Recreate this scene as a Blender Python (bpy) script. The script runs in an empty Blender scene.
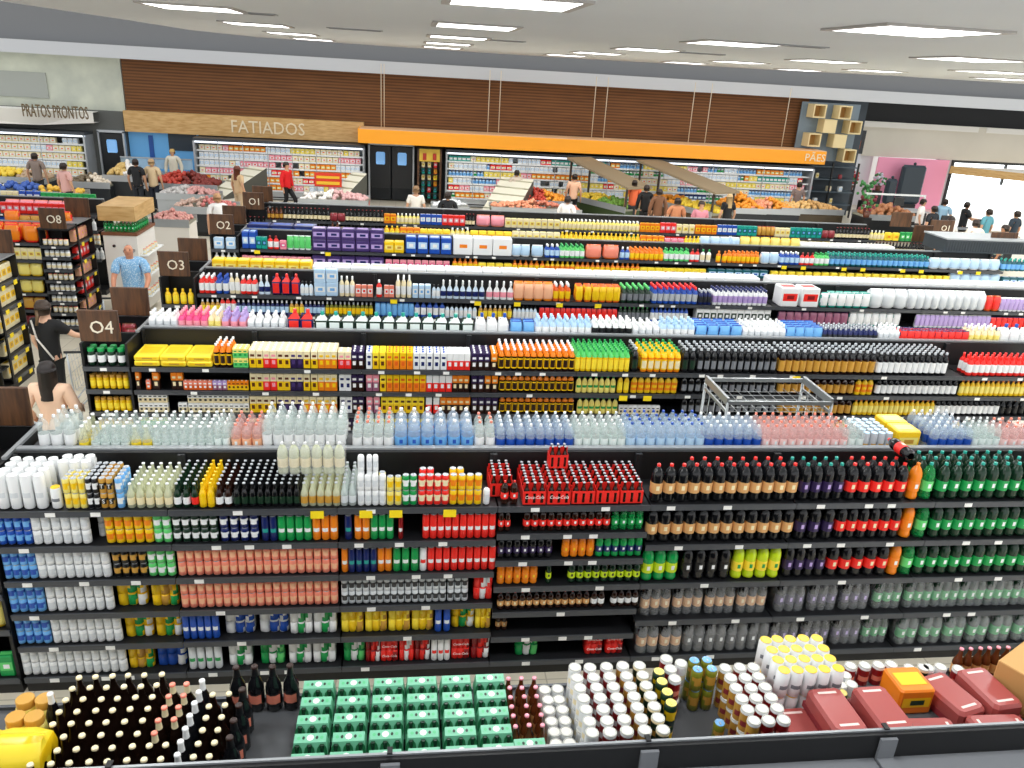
import bpy, math, random
from mathutils import Vector, Matrix
random.seed(7)
SC = bpy.context.scene; COL = SC.collection
R = math.radians
# ---------------------------------------------------------------- camera
FPX = 795.38; PIT, ROL, YAW, HC = R(21.3847), R(3.4128), R(7.8519), 4.893
_F = Vector((math.sin(YAW)*math.cos(PIT), math.cos(YAW)*math.cos(PIT), -math.sin(PIT)))
_R0 = Vector((math.cos(YAW), -math.sin(YAW), 0)); _U0 = _R0.cross(_F)
_R = math.cos(ROL)*_R0+math.sin(ROL)*_U0; _U = -math.sin(ROL)*_R0+math.cos(ROL)*_U0
def ray(x, y): return _F+_R*((x-512)/FPX)-_U*((y-384)/FPX)
def XA(px, Y, z):
    # world X of picture column px on the line (.,Y,z)
    u = (px-512)/FPX; P = Vector((0, Y, z-HC))
    return (u*_F.dot(P)-_R.dot(P))/(_R.x-u*_F.x)
def onY(x, y, Y):
    r = ray(x, y); r = r*(Y/r.y); return Vector((r.x, Y, HC+r.z))
def onZ(x, y, Z):
    r = ray(x, y); r = r*((Z-HC)/r.z); return Vector((r.x, r.y, Z))
cd = bpy.data.cameras.new('camera'); cam = bpy.data.objects.new('camera', cd); COL.objects.link(cam)
cd.sensor_fit = 'HORIZONTAL'; cd.sensor_width = 36; cd.lens = 36*FPX/1024; cd.clip_end = 300; cd.clip_start = .05
cam.matrix_world = Matrix(((_R.x, _U.x, -_F.x, 0), (_R.y, _U.y, -_F.y, 0), (_R.z, _U.z, -_F.z, HC), (0, 0, 0, 1)))
SC.camera = cam
# ---------------------------------------------------------------- materials
MATS = {}
def lin(c): return tuple((v/12.92 if v <= .04045 else ((v+.055)/1.055)**2.4) for v in c)
def hexc(h): return lin(tuple(int(h[i:i+2], 16)/255 for i in (0, 2, 4)))
def mat(h, rough=.4, metal=0, alpha=1, emit=0, spec=.5, coat=0):
    k = (h, rough, metal, alpha, emit, spec, coat)
    if k in MATS: return MATS[k]
    m = bpy.data.materials.new('colour_'+h); m.use_nodes = True
    b = m.node_tree.nodes['Principled BSDF']; c = hexc(h)+(1,)
    b.inputs['Base Color'].default_value = c; b.inputs['Roughness'].default_value = rough
    b.inputs['Metallic'].default_value = metal; b.inputs['Alpha'].default_value = alpha
    b.inputs['Specular IOR Level'].default_value = spec
    b.inputs['Coat Weight'].default_value = coat
    if emit: b.inputs['Emission Color'].default_value = c; b.inputs['Emission Strength'].default_value = emit
    MATS[k] = m; return m
def nodemat(name, fn, rough=.6):
    m = bpy.data.materials.new(name); m.use_nodes = True; nt = m.node_tree
    b = nt.nodes['Principled BSDF']; b.inputs['Roughness'].default_value = rough
    tc = nt.nodes.new('ShaderNodeTexCoord'); fn(nt, b, tc); return m
def ramp(nt, fac, stops):
    r = nt.nodes.new('ShaderNodeValToRGB'); e = r.color_ramp.elements
    while len(e) < len(stops): e.new(.5)
    for i, (p, h) in enumerate(stops): e[i].position = p; e[i].color = hexc(h)+(1,)
    nt.links.new(fac, r.inputs[0]); return r.outputs[0]
def mp(nt, tc, sc, out='Object'):
    n = nt.nodes.new('ShaderNodeMapping'); n.inputs['Scale'].default_value = sc
    nt.links.new(tc.outputs[out], n.inputs[0]); return n.outputs[0]
def f_floor(nt, b, tc):
    br = nt.nodes.new('ShaderNodeTexBrick'); br.offset = 0
    for k, v in (('Color1', 'ddd5c2'), ('Color2', 'd8d0bb'), ('Mortar', 'b5ac99')): br.inputs[k].default_value = hexc(v)+(1,)
    br.inputs['Scale'].default_value = 1; br.inputs['Mortar Size'].default_value = .006
    br.inputs['Brick Width'].default_value = .6; br.inputs['Row Height'].default_value = .6
    nt.links.new(tc.outputs['Object'], br.inputs[0]); nt.links.new(br.outputs[0], b.inputs['Base Color'])
M_FLOOR = nodemat('cream_floor_tiles', f_floor, .28)
def woodfn(sc, stops):
    def f(nt, b, tc):
        n = nt.nodes.new('ShaderNodeTexNoise'); n.inputs['Scale'].default_value = 3; n.inputs['Detail'].default_value = 6
        nt.links.new(mp(nt, tc, sc), n.inputs[0]); nt.links.new(ramp(nt, n.outputs[0], stops), b.inputs['Base Color'])
    return f
M_SIGNWOOD = nodemat('walnut_board', woodfn((1.5, 1.5, 7), [(.3, '3a2415'), (.7, '654226')]), .45)
M_SIGNWOODV = nodemat('walnut_board_upright', woodfn((9, 9, 1), [(.3, '3a2415'), (.7, '654226')]), .45)
M_LIGHTWOOD = nodemat('pale_oak', woodfn((1, 1, 6), [(.3, 'b98f52'), (.7, 'd5b077')]), .5)
def f_slats(nt, b, tc):
    w = nt.nodes.new('ShaderNodeTexWave'); w.bands_direction = 'Z'; w.inputs['Scale'].default_value = 3
    w.inputs['Distortion'].default_value = .15; nt.links.new(tc.outputs['Object'], w.inputs[0])
    n = nt.nodes.new('ShaderNodeTexNoise'); n.inputs['Scale'].default_value = 1.5; n.inputs['Detail'].default_value = 5
    nt.links.new(mp(nt, tc, (.6, 1, 6)), n.inputs[0])
    mx = nt.nodes.new('ShaderNodeMath'); mx.operation = 'MULTIPLY_ADD'; mx.inputs[1].default_value = .45
    nt.links.new(w.outputs['Fac'], mx.inputs[0]); 
    m2 = nt.nodes.new('ShaderNodeMath'); m2.operation = 'MULTIPLY'; m2.inputs[1].default_value = .6
    nt.links.new(n.outputs[0], m2.inputs[0]); nt.links.new(m2.outputs[0], mx.inputs[2])
    nt.links.new(ramp(nt, mx.outputs[0], [(.1, '3f2610'), (.45, '643c18'), (.85, '7c5026')]), b.inputs['Base Color'])
M_SLATS = nodemat('brown_wooden_slats', f_slats, .75)
def f_conc(a, c, s=1.2):
    def f(nt, b, tc):
        n = nt.nodes.new('ShaderNodeTexNoise'); n.inputs['Scale'].default_value = s; n.inputs['Detail'].default_value = 8
        nt.links.new(tc.outputs['Object'], n.inputs[0]); nt.links.new(ramp(nt, n.outputs[0], [(.3, a), (.7, c)]), b.inputs['Base Color'])
    return f
M_CONC = nodemat('polished_concrete', f_conc('b4b9ac', 'd0d4c2'), .7)
M_BEIGE = nodemat('beige_plaster', f_conc('d4cfc2', 'e0dbce', .4), .8)
M_CEIL = nodemat('ceiling_paint', f_conc('cdd1d5', 'd4d8dc', .2), .9)
M_FRUIT = {}
def fruit(a, c):
    if (a, c) not in M_FRUIT: M_FRUIT[a, c] = nodemat('skin_'+a, f_conc(a, c, 25), .45)
    return M_FRUIT[a, c]
# ---------------------------------------------------------------- mesh tools
class MB:
    def __init__(s): s.v = []; s.f = []; s.m = []; s.sm = []; s.mats = []
    def mi(s, m):
        if isinstance(m, str): m = mat(m)
        if m not in s.mats: s.mats.append(m)
        return s.mats.index(m)
    def add(s, vs, fs, m, smooth=False):
        o = len(s.v); s.v += [tuple(p) for p in vs]; k = s.mi(m)
        for f in fs: s.f.append(tuple(i+o for i in f)); s.m.append(k); s.sm.append(smooth)
    def box(s, x0, x1, y0, y1, z0, z1, m, top=None):
        vs = [(x, y, z) for z in (z0, z1) for y in (y0, y1) for x in (x0, x1)]
        s.add(vs, [(0, 2, 3, 1), (0, 1, 5, 4), (1, 3, 7, 5), (3, 2, 6, 7), (2, 0, 4, 6)], m); s.add(vs, [(4, 5, 7, 6)], top or m)
        return s
    def bbox(s, x0, x1, y0, y1, z0, z1, m, b=.01, faces=None):
        # box with chamfered vertical edges and top
        def ring(d, z): return [(x0+b+d, y0+d, z), (x1-b-d, y0+d, z), (x1-d, y0+b+d, z), (x1-d, y1-b-d, z), (x1-b-d, y1-d, z), (x0+b+d, y1-d, z), (x0+d, y1-b-d, z), (x0+d, y0+b+d, z)]
        rs = [ring(b*.5, z0), ring(0, z0+b), ring(0, z1-b), ring(b*.7, z1)]
        vs = sum(rs, [])
        for r in range(3):
            for i in range(8):
                j = (i+1) % 8; mm = m
                if faces and r == 1: mm = faces(i) or m
                s.add([vs[r*8+i], vs[r*8+j], vs[r*8+8+j], vs[r*8+8+i]], [(0, 1, 2, 3)], mm)
        s.add(rs[3], [tuple(range(8))], m); s.add(rs[0], [tuple(range(7, -1, -1))], m); return s
    def quad(s, a, b, c, d, m): s.add([a, b, c, d], [(0, 1, 2, 3)], m); return s
    def bar(s, a, b, r, m, n=6, r2=None):
        a, b = Vector(a), Vector(b); d = (b-a).normalized(); u = d.orthogonal().normalized(); w = d.cross(u); r2 = r if r2 is None else r2
        vs = [a+(u*math.cos(t)+w*math.sin(t))*r for t in [2*math.pi*i/n for i in range(n)]]+[b+(u*math.cos(t)+w*math.sin(t))*r2 for t in [2*math.pi*i/n for i in range(n)]]
        s.add(vs, [(i, (i+1) % n, n+(i+1) % n, n+i) for i in range(n)], m, True)
        s.add(vs, [tuple(range(n-1, -1, -1)), tuple(range(n, 2*n))], m); return s
    def lathe(s, prof, n=12, cx=0, cy=0, sx=1, sy=1, logo=None, cap=True):
        # prof: [(r, z, material of the band above)]; logo: {band index: (material, first segment, last segment)}
        for k in range(len(prof)-1):
            r0, z0, m = prof[k]; r1, z1 = prof[k+1][:2]
            for i in range(n):
                a0, a1 = [-math.pi/2+2*math.pi*(j-.5)/n for j in (i, i+1)]
                mm = m
                if logo and k in logo:
                    lm, h = logo[k]
                    if min(i, n-i) <= h: mm = lm
                q = [(cx+r*math.cos(a)*sx, cy+r*math.sin(a)*sy, z) for r, z, a in ((r0, z0, a0), (r0, z0, a1), (r1, z1, a1), (r1, z1, a0))]
                s.add(q, [(0, 1, 2, 3)], mm, True)
        if cap:
            r, z, m = prof[-1]
            s.add([(cx+r*math.cos(a)*sx, cy+r*math.sin(a)*sy, z) for a in [-math.pi/2+2*math.pi*(j-.5)/n for j in range(n)]], [tuple(range(n))], m)
        return s
    def ball(s, cx, cy, cz, r, m, n=8, sz=1):
        pr = [(r*math.sin(math.pi*i/5)+.0001, cz-r*sz*math.cos(math.pi*i/5), m) for i in range(6)]
        return s.lathe(pr, n, cx, cy, cap=False)
    def mesh(s, name):
        me = bpy.data.meshes.new(name); me.from_pydata(s.v, [], s.f)
        for m in s.mats: me.materials.append(m)
        me.polygons.foreach_set('material_index', s.m); me.polygons.foreach_set('use_smooth', s.sm)
        # weld rings
        import bmesh
        bm = bmesh.new(); bm.from_mesh(me); bmesh.ops.remove_doubles(bm, verts=bm.verts, dist=1e-5); bm.to_mesh(me); bm.free()
        return me
def link(name, me, parent=None, loc=None):
    o = bpy.data.objects.new(name, me); COL.objects.link(o)
    if parent: o.parent = parent
    if loc is not None: o.location = loc
    return o
def tag(o, label=None, cat=None, group=None, kind=None):
    if label: o['label'] = label
    if cat: o['category'] = cat
    if group: o['group'] = group
    if kind: o['kind'] = kind
    return o
def part(name, mb, parent, label=None):
    o = link(name, mb.mesh(name), parent)
    if label: o['label'] = label
    return o
def empty(name, loc=(0, 0, 0), rz=0):
    o = bpy.data.objects.new(name, None); COL.objects.link(o); o.location = loc; o.rotation_euler.z = rz; return o
def struct(name, mb):
    return tag(link(name, mb.mesh(name)), kind='structure')
def nth(n):
    return str(n)+('th' if 10 <= n % 100 <= 20 else {1: 'st', 2: 'nd', 3: 'rd'}.get(n % 10, 'th'))
WORDS = 'zero first second third fourth fifth sixth seventh eighth ninth tenth eleventh twelfth'.split()
def nth(n):
    if n < len(WORDS): return WORDS[n]
    return str(n)+('th' if 10 <= n % 100 <= 20 else {1: 'st', 2: 'nd', 3: 'rd'}.get(n % 10, 'th'))
def txt(body, size, m, parent, loc, rot, ext=.004, name='lettering', sx=1, shear=0):
    c = bpy.data.curves.new(name, 'FONT'); c.body = body; c.size = size; c.extrude = ext; c.resolution_u = 2; c.shear = shear
    c.align_x = 'CENTER'; c.align_y = 'CENTER'
    t = bpy.data.objects.new('t', c); COL.objects.link(t); bpy.context.view_layer.update()
    me = bpy.data.meshes.new_from_object(t.evaluated_get(bpy.context.evaluated_depsgraph_get())); bpy.data.objects.remove(t); bpy.data.curves.remove(c)
    me.name = name; me.materials.clear(); me.materials.append(m)
    o = link(name, me, parent, loc); o.rotation_euler = rot; o.scale.x = sx
    return o
# ---------------------------------------------------------------- products
C = dict(wht='eef0f0', grw='d8dde0', slv='b8bdc2', blk='121316', dgn='12301f', grn='159a4c', lgn='5fd070', lim='c8e020', yel='f6c915', ylw='ffe23a', pyl='f3e27a', org='f08418', dor='e2601a',
 red='f02c24', drd='8a1216', cor='f08a72', pnk='f39aa8', hpk='e8508c', pur='46346e', dpu='2c1c48', blu='1c4fb0', nvy='10205e', lbl='6fb0e8', pbl='b9d8f2', tel='18a090', dtl='0c5a66', brn='5a2c14', dbr='2a120a', tan='d8a468', crm='f0e2b8', gld='c8963c', gry='7c8086', dgr='2c2e32', clr='e6f2ee', cly='ecf0cc', clb='d6e8f6', agr='70b896', mgr='0e5c34', trr='a8504c', kbr='160b07', ppk='f8d0cc', mrn='8e3038', olv='7a7c20', pch='f6b890', lil='b8a0d8', mau='9c5f78')
def cm(k, r=.35):
    if k[0] == '~': return mat(C[k[1:]], .12, alpha=.5, spec=.7)
    if k[0] == '*': return mat(C[k[1:]], .25, metal=.7)
    if k[0] == '!': return mat(C[k[1:]], .1, alpha=.28, spec=.8)
    return mat(C[k], r)
def s_can(w, h, c, n=12):
    b, l, t = cm(c[0], .28), cm(c[1], .28), mat(C['slv'] if len(c) < 4 else C[c[3]], .3, metal=.5 if len(c) < 4 else 0)
    r = w/2*.97; m = MB(); z = [0, .05*h, .3*h, .52*h, .7*h, .91*h, .965*h]
    m.lathe([(r*.8, 0, t), (r, z[1], b), (r, z[2], b), (r, z[3], b), (r, z[4], b), (r, z[5], b), (r*.82, z[6], b), (r*.82, z[6], b)], n, logo={2: (l, 1), 3: (l, 2)}, cap=False)
    t2 = MB(); lm = cm(c[2], .35) if len(c) > 2 and c[2] else t
    t2.lathe([(r*.80, z[6]-.001, lm), (r*.86, h*.985, lm), (r*.84, h, lm), (r*.74, h*.99, t), (r*.70, h*.98, lm)], n)
    t2.bbox(-r*.16, r*.16, -r*.45, r*.2, h*.98, h*.99+.001, t, .002)
    return [('body', m), ('lid', t2)]
def s_pet(w, h, c, n=12):
    # c: liquid, label, cap, label logo
    b, l, k, g = cm(c[0], .12), cm(c[1]), cm(c[2]), cm(c[3]) if len(c) > 3 else None
    r = w/2*.97; m = MB()
    m.lathe([(r*.55, 0, b), (r*.92, .03*h, b), (r, .1*h, b), (r*.9, .2*h, b), (r*.98, .3*h, b), (r*.98, .58*h, b), (r, .66*h, b), (r*.93, .76*h, b), (r*.62, .86*h, b), (r*.3, .92*h, b), (r*.27, .95*h, b)], n)
    lb = MB().lathe([(r*1.0, .25*h, l), (r*1.01, .27*h, l), (r*1.01, .34*h, l), (r*1.01, .46*h, l), (r*1.01, .52*h, l), (r*1.0, .53*h, l)], n, logo={2: (g or l, 0)}, cap=False)
    cp = MB().lathe([(r*.3, .935*h, k), (r*.3, .99*h, k), (r*.26, h, k)], 8)
    return [('body', m), ('label', lb), ('cap', cp)]
def s_glass(w, h, c, n=10):
    # long-neck: glass, label, cap, neck
    b, l, k, nk = cm(c[0], .1), cm(c[1]), cm(c[2]), cm(c[3]) if len(c) > 3 else cm(c[0], .1)
    r = w/2*.97; m = MB()
    m.lathe([(r*.85, 0, b), (r, .03*h, b), (r, .5*h, b), (r*.93, .58*h, b), (r*.6, .7*h, b), (r*.45, .78*h, nk), (r*.36, .94*h, nk), (r*.4, .96*h, nk)], n)
    lb = MB().lathe([(r*1.015, .14*h, l), (r*1.015, .44*h, l)], n, cap=False)
    cp = MB().lathe([(r*.42, .95*h, k), (r*.44, .965*h, k), (r*.4, .995*h, k), (r*.3, h, k)], 10)
    if len(c) > 4: lb = MB().lathe([(r*1.015, .14*h, l), (r*1.015, .2*h, l), (r*1.015, .4*h, l), (r*1.015, .44*h, l)], n, cap=False, logo={1: (cm(c[4]), 1)})
    return [('body', m), ('label', lb), ('cap', cp)]
def s_flask(w, h, c, n=10):
    # household bottle with shoulders, oval
    b, l, k = cm(c[0]), cm(c[1]), cm(c[2]); g = cm(c[3]) if len(c) > 3 else l
    r = w/2*.97; m = MB()
    m.lathe([(r*.9, 0, b), (r, .04*h, b), (r, .16*h, l), (r, .3*h, l), (r, .44*h, l), (r*.98, .58*h, b), (r*.8, .7*h, b), (r*.42, .78*h, b), (r*.36, .82*h, k), (r*.42, .83*h, k), (r*.38, h, k)], n, sy=.8, logo={3: (g, 1)})
    return [('body', m)]
def s_spray(w, h, c):
    b, l, k = cm(c[0]), cm(c[1]), cm(c[2]); r = w/2*.95; m = MB()
    m.lathe([(r*.9, 0, b), (r, .04*h, b), (r, .14*h, l), (r, .42*h, b), (r*.7, .58*h, b), (r*.3, .7*h, k), (r*.3, .78*h, k)], 10, sy=.75)
    t = MB().bbox(-r*.28, r*.28, -r*1.1, r*.6, .8*h, h, k, .006); t.bar((0, -r*.7, .82*h), (0, -r*.9, .66*h), r*.12, k)
    t.bar((0, 0, .76*h), (0, 0, .83*h), r*.35, k, 8)
    return [('body', m), ('trigger', t)]
def s_jug(w, h, c):
    b, l, k = cm(c[0], .4), cm(c[1], .4), cm(c[2]); r = w/2*.96; m = MB()
    m.bbox(-r, r, -r*.7, r*.7, 0, h*.62, b, r*.25, faces=lambda i: l if i == 0 else None)
    m.add([(-r*.9, -r*.62, h*.62), (r*.9, -r*.62, h*.62), (r*.9, r*.62, h*.62), (-r*.9, r*.62, h*.62), (-r*.1, -r*.25, h*.84), (r*.5, -r*.25, h*.84), (r*.5, r*.25, h*.84), (-r*.1, r*.25, h*.84)], [(0, 1, 5, 4), (1, 2, 6, 5), (2, 3, 7, 6), (3, 0, 4, 7), (4, 5, 6, 7)], l if c[-1] == 'L' else b)
    for a, q in (((-r*.1, 0, h*.8), (-r*.75, 0, h*.82)), ((-r*.75, 0, h*.83), (-r*.82, 0, h*.58))): m.bar(a, q, r*.13, b)
    t = MB().lathe([(r*.3, h*.83, k), (r*.32, h*.98, k), (r*.26, h, k)], 8, cx=r*.2)
    return [('body', m), ('cap', t)]
def s_carton(w, h, c, d=None):
    # base colour, lower print, cap colour
    a, l, k = cm(c[0]), cm(c[1]), cm(c[2]); d = (d or w)/2*.96; r = w/2*.96; m = MB()
    m.box(-r, r, -d, d, 0, h*.5, l); m.box(-r, r, -d, d, h*.5, h*.9, a)
    if len(c) > 3: m.box(-r*.5, r*.5, -d-.001, -d+.01, h*.2, h*.42, cm(c[3])); m.box(-r*.6, r*.6, -d-.001, -d+.01, h*.6, h*.72, cm(c[3]))
    m.add([(-r, -d, h*.9), (r, -d, h*.9), (r, d, h*.9), (-r, d, h*.9), (-r, 0, h*.99), (r, 0, h*.99)], [(0, 1, 5, 4), (2, 3, 4, 5), (1, 2, 5), (3, 0, 4)], a)
    t = MB().lathe([(r*.35, h*.9, k), (r*.35, h, k)], 8, cy=-d*.35)
    return [('body', m), ('cap', t)]
def s_box(w, h, c, d=None):
    a, l = cm(c[0]), cm(c[1]); g = cm(c[2]) if len(c) > 2 else l
    r = w/2*.97; d = (d or w*.6)/2; m = MB(); m.bbox(-r, r, -d, d, 0, h, a, min(.012, w*.08))
    e = .0015
    m.quad((-r*.8, -d-e, h*.3), (r*.8, -d-e, h*.3), (r*.8, -d-e, h*.7), (-r*.8, -d-e, h*.7), l)
    m.quad((-r*.35, -d-2*e, h*.4), (r*.45, -d-2*e, h*.4), (r*.45, -d-2*e, h*.6), (-r*.35, -d-2*e, h*.6), g)
    m.quad((-r*.75, -d*.5, h+e), (r*.75, -d*.5, h+e), (r*.75, d*.5, h+e), (-r*.75, d*.5, h+e), l)
    return [('body', m)]
def s_bag(w, h, c, d=None):
    a, l = cm(c[0], .3), cm(c[1], .3); r = w/2*.96; d = (d or w*.55)/2; m = MB()
    pr = [(.75, .8, 0), (1, 1, .12), (1, 1, .3), (1, 1.05, .6), (.98, .85, .82), (.9, .3, .94), (1, .06, 1)]
    n = 10
    rings = [[(r*px*max(-1, min(1, 1.25*math.cos(t))), d*py*max(-1, min(1, 1.25*math.sin(t))), h*pz) for t in [-math.pi/2+2*math.pi*(j-.5)/n for j in range(n)]] for px, py, pz in pr]
    for k in range(len(pr)-1):
        for i in range(n):
            j = (i+1) % n; mm = l if (k in (1, 2, 3) and min(i, n-i) <= (1 if k != 2 else 2)) or k == 4 else a
            m.add([rings[k][i], rings[k][j], rings[k+1][j], rings[k+1][i]], [(0, 1, 2, 3)], mm, True)
    m.add(rings[-1], [tuple(range(n))], a)
    return [('body', m)]
def s_jar(w, h, c, n=12):
    b, l, k = cm(c[0], .15), cm(c[1]), cm(c[2]); r = w/2*.96
    m = MB().lathe([(r*.9, 0, b), (r, .05*h, b), (r, .2*h, l), (r, .6*h, b), (r*.95, .75*h, b), (r*.8, .82*h, b)], n)
    return [('body', m), ('lid', MB().lathe([(r*.86, .8*h, k), (r*.86, .98*h, k), (r*.8, h, k)], n))]
def s_tallcan(w, h, c):
    t = cm(c[1]); r = w/2*.97; b = cm(c[0], .3)
    m = MB().lathe([(r*.85, 0, b), (r, .04*h, b), (r, .35*h, b), (r, .5*h, b), (r, .9*h, b), (r*.85, .96*h, b), (r*.85, .985*h, b)], 12, logo={2: (t, 1)}, cap=False)
    l = MB().lathe([(r*.84, .975*h, cm(c[2])), (r*.88, .99*h, cm(c[2])), (r*.84, h, cm(c[2])), (r*.7, .99*h, cm(c[2]))], 12)
    return [('body', m), ('lid', l)]
def s_canpack(w, h, c, d=.13):
    # film wrapped pack of cans, two layers high, three across
    a, l = cm(c[0], .22), cm(c[1], .22); g = cm(c[2], .22) if len(c) > 2 else l; m = MB(); r = w/2*.97; k = 3
    for lay in (0, 1):
        z0 = lay*h/2; pr = [(.88, 0), (1, .08), (1, .45), (1, .92), (.9, 1)]
        for q in range(len(pr)-1):
            s0, f0 = pr[q]; s1, f1 = pr[q+1]; rr = r/k
            def ring(s, f):
                pts = []
                for i in range(k):
                    cx = -r+rr*(2*i+1)
                    for t in range(5): an = math.pi+math.pi*t/4; pts.append((cx*s+rr*.98*math.cos(an)*s, -d/2*s+rr+rr*math.sin(an)*.8-rr*.2, z0+h/2*f))
                pts += [(r*s, d/2*s, z0+h/2*f), (-r*s, d/2*s, z0+h/2*f)]; return pts
            A, Bq = ring(s0, f0), ring(s1, f1); n = len(A)
            for i in range(n):
                j = (i+1) % n; mm = a
                if q in (1, 2) and i < n-3:
                    u = i/(n-3); v = (z0+h/2*(f0+f1)/2)/h
                    if abs(u-.35-v*.35) < .17: mm = l
                    elif abs(u-.75-v*.25) < .1: mm = g
                m.add([A[i], A[j], Bq[j], Bq[i]], [(0, 1, 2, 3)], mm, True)
            if q == len(pr)-2: m.add(Bq, [tuple(range(n))], a)
    return [('body', m)]
def s_petpack(w, h, c, d=.21):
    # shrink wrapped 2 litre bottles, three or two across
    k = 3 if w > .25 else 2; out = []; m = MB(); film = mat('f4f8fc', .1, alpha=.22, spec=1)
    r = w/2; rr = r/k
    pr = [(.9, 0), (1, .04), (1, .6), (.93, .78), (.8, .86), (.8, .87)]
    def ring(s, f): 
        pts = []
        for i in range(k):
            cx = -r+rr*(2*i+1)
            for t in range(5): an = math.pi+math.pi*t/4; pts.append((cx*s+rr*math.cos(an)*s, (-d/2+rr+rr*math.sin(an))*s-.003, h*f))
        return pts+[(r*s, d/2*s, h*f), (-r*s, d/2*s, h*f)]
    for q in range(len(pr)-1):
        A, Bq = ring(*pr[q]), ring(*pr[q+1]); n = len(A)
        for i in range(n): j = (i+1) % n; m.add([A[i], A[j], Bq[j], Bq[i]], [(0, 1, 2, 3)], film, True)
    out.append(('wrap', m))
    for i in range(k):
        mm = MB()
        for p in s_pet(rr*1.9, h, c)[:3]:
            for fi, f in enumerate(p[1].f): mm.add([p[1].v[q] for q in f], [tuple(range(len(f)))], p[1].mats[p[1].m[fi]], True)
        mm.v = [(x-r+rr*(2*i+1), y-d/2+rr, z) for x, y, z in mm.v]; out.append(('bottle', mm))
    return out
def s_lcan(w, h, c):
    b, l, k = cm(c[0], .3), cm(c[1], .3), cm(c[2], .35); r = w/2*.92
    m = MB().lathe([(r*.93, 0, b), (r*.96, .05*h, b), (r*.96, .25*h, b), (r*.96, .5*h, b), (r*.96, .85*h, b)], 12, logo={2: (l, 2)}, cap=False)
    q = MB().lathe([(r, .84*h, k), (r, .95*h, mat('b4b4ac', .5)), (r*.96, h*.985, mat('d4d4cc', .5)), (r*.86, h, mat('8e8e88', .5)), (r*.78, h*.99, mat('e6e4da', .5))], 14)
    return [('body', m), ('lid', q)]
def s_six(w, h, c, d=.13):
    # cardboard carrier around six small bottles; c: card, accent, glass, cap
    a, l, g, k = cm(c[0], .4), cm(c[1], .4), cm(c[2], .1), cm(c[3]); m = MB(); r = w/2*.97; d2 = d/2
    hb = h*.62; t = .003
    m.box(-r, r, -d2, -d2+t, 0, hb, a); m.box(-r, r, d2-t, d2, 0, hb, a); m.box(-r, -r+t, -d2+t, d2-t, 0, hb, a); m.box(r-t, r, -d2+t, d2-t, 0, hb, a); m.box(-r, r, -d2, d2, 0, .004, a)
    m.box(-r*.96, r*.96, -.002, .002, 0, h*.9, a)
    for i in range(3):
        cx = -r+r/3*(2*i+1); m.lathe([(r*.25, hb*.45, l), (r*.02, hb*.45, l)], 8, cx=cx, cy=-d2+.0) if 0 else None
    m.quad((-r*.75, -d2-.001, hb*.35), (r*.75, -d2-.001, hb*.35), (r*.75, -d2-.001, hb*.75), (-r*.75, -d2-.001, hb*.75), l)
    out = [('carrier', m)]
    for j in (-1, 1):
        for i in range(3):
            cx = -r+r/3*(2*i+1); q = MB(); R0 = r/3*.9
            q.lathe([(R0*.9, .004, g), (R0, .02, g), (R0, h*.5, g), (R0*.6, h*.72, g), (R0*.42, h*.8, g), (R0*.38, h*.95, g), (R0*.48, h*.955, k), (R0*.46, h*.99, k), (R0*.3, h, k)], 8, cx=cx, cy=j*d2*.5)
            out.append(('bottle', q))
    return out
def s_topsix(w, h, c, d=.13):
    # six bottles held by a printed card top that hugs the shoulders
    a, l, g, k = cm(c[0], .4), cm(c[1], .4), cm(c[2], .1), cm(c[3]); out = []; m = MB(); r = w/2*.95; d2 = d/2*.95
    V = [(-r, -d2, h*.5), (r, -d2, h*.5), (r, d2, h*.5), (-r, d2, h*.5), (-r*.86, -d2*.36, h*.97), (r*.86, -d2*.36, h*.97), (r*.86, d2*.7, h*.97), (-r*.86, d2*.7, h*.97)]
    m.add(V, [(0, 1, 5, 4), (2, 3, 7, 6), (4, 5, 6, 7), (1, 2, 6, 5), (3, 0, 4, 7)], a)
    for i in range(3):
        cx = -r+r/3*(2*i+1)
        m.add([(cx+r*.3*math.cos(t), -d2*(1-.31*(1+math.sin(t)))-.005, h*(.5+.225*(1+math.sin(t)))) for t in [k2*math.pi/5 for k2 in range(10)]], [tuple(range(10))], l)
    for px_ in (-.62, 0, .62): m.add([(r*(px_+.1*math.cos(t)), d2*(.17+.2*math.sin(t)), h*.975) for t in [i*math.pi/4 for i in range(8)]], [tuple(range(8))], mat('58b880') if px_ else mat('f4f8f4'))
    m.add([(r*.2*math.cos(t), d2*(.17+.36*math.sin(t)), h*.977) for t in [i*math.pi/4 for i in range(8)]], [tuple(range(8))], mat('e2f2e6'))
    for sx in (-1, 1): m.add([(sx*r*.36+r*.08*math.cos(t), d2*(.17+.2*math.sin(t)), h*.976) for t in [i*math.pi/4 for i in range(8)]], [tuple(range(8))], mat('16301e'))
    out.append(('card', m))
    for j in (-1, 1):
        for i in range(3):
            cx = (-r+r/3*(2*i+1)); q = MB(); R0 = r/3*.9
            q.lathe([(R0*.9, 0, g), (R0, .02, g), (R0, h*.55, g), (R0*.6, h*.75, g), (R0*.4, h*.9, g), (R0*.4, h*.93, k)], 8, cx=cx, cy=j*d2*.5)
            out.append(('bottle', q))
    return out
def s_tray(w, h, c, d=.4):
    # shrink wrapped tray of cans seen as a block: film over rows of lids
    a, l = cm(c[0], .3), cm(c[1], .4); r = w/2*.98; m = MB(); m.bbox(-r, r, -d/2, d/2, 0, h*.985, a, .02)
    m.box(-r*1.01, r*1.01, -d/2*1.01, d/2*1.01, .002, h*.3, l)
    for s in (-1, 1): m.quad((-r*.55, s*d*.36-.008, h*.99), (r*.55, s*d*.36-.008, h*.99), (r*.55, s*d*.36+.008, h*.99), (-r*.55, s*d*.36+.008, h*.99), mat('f2d8d0'))
    return [('body', m)]
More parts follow.
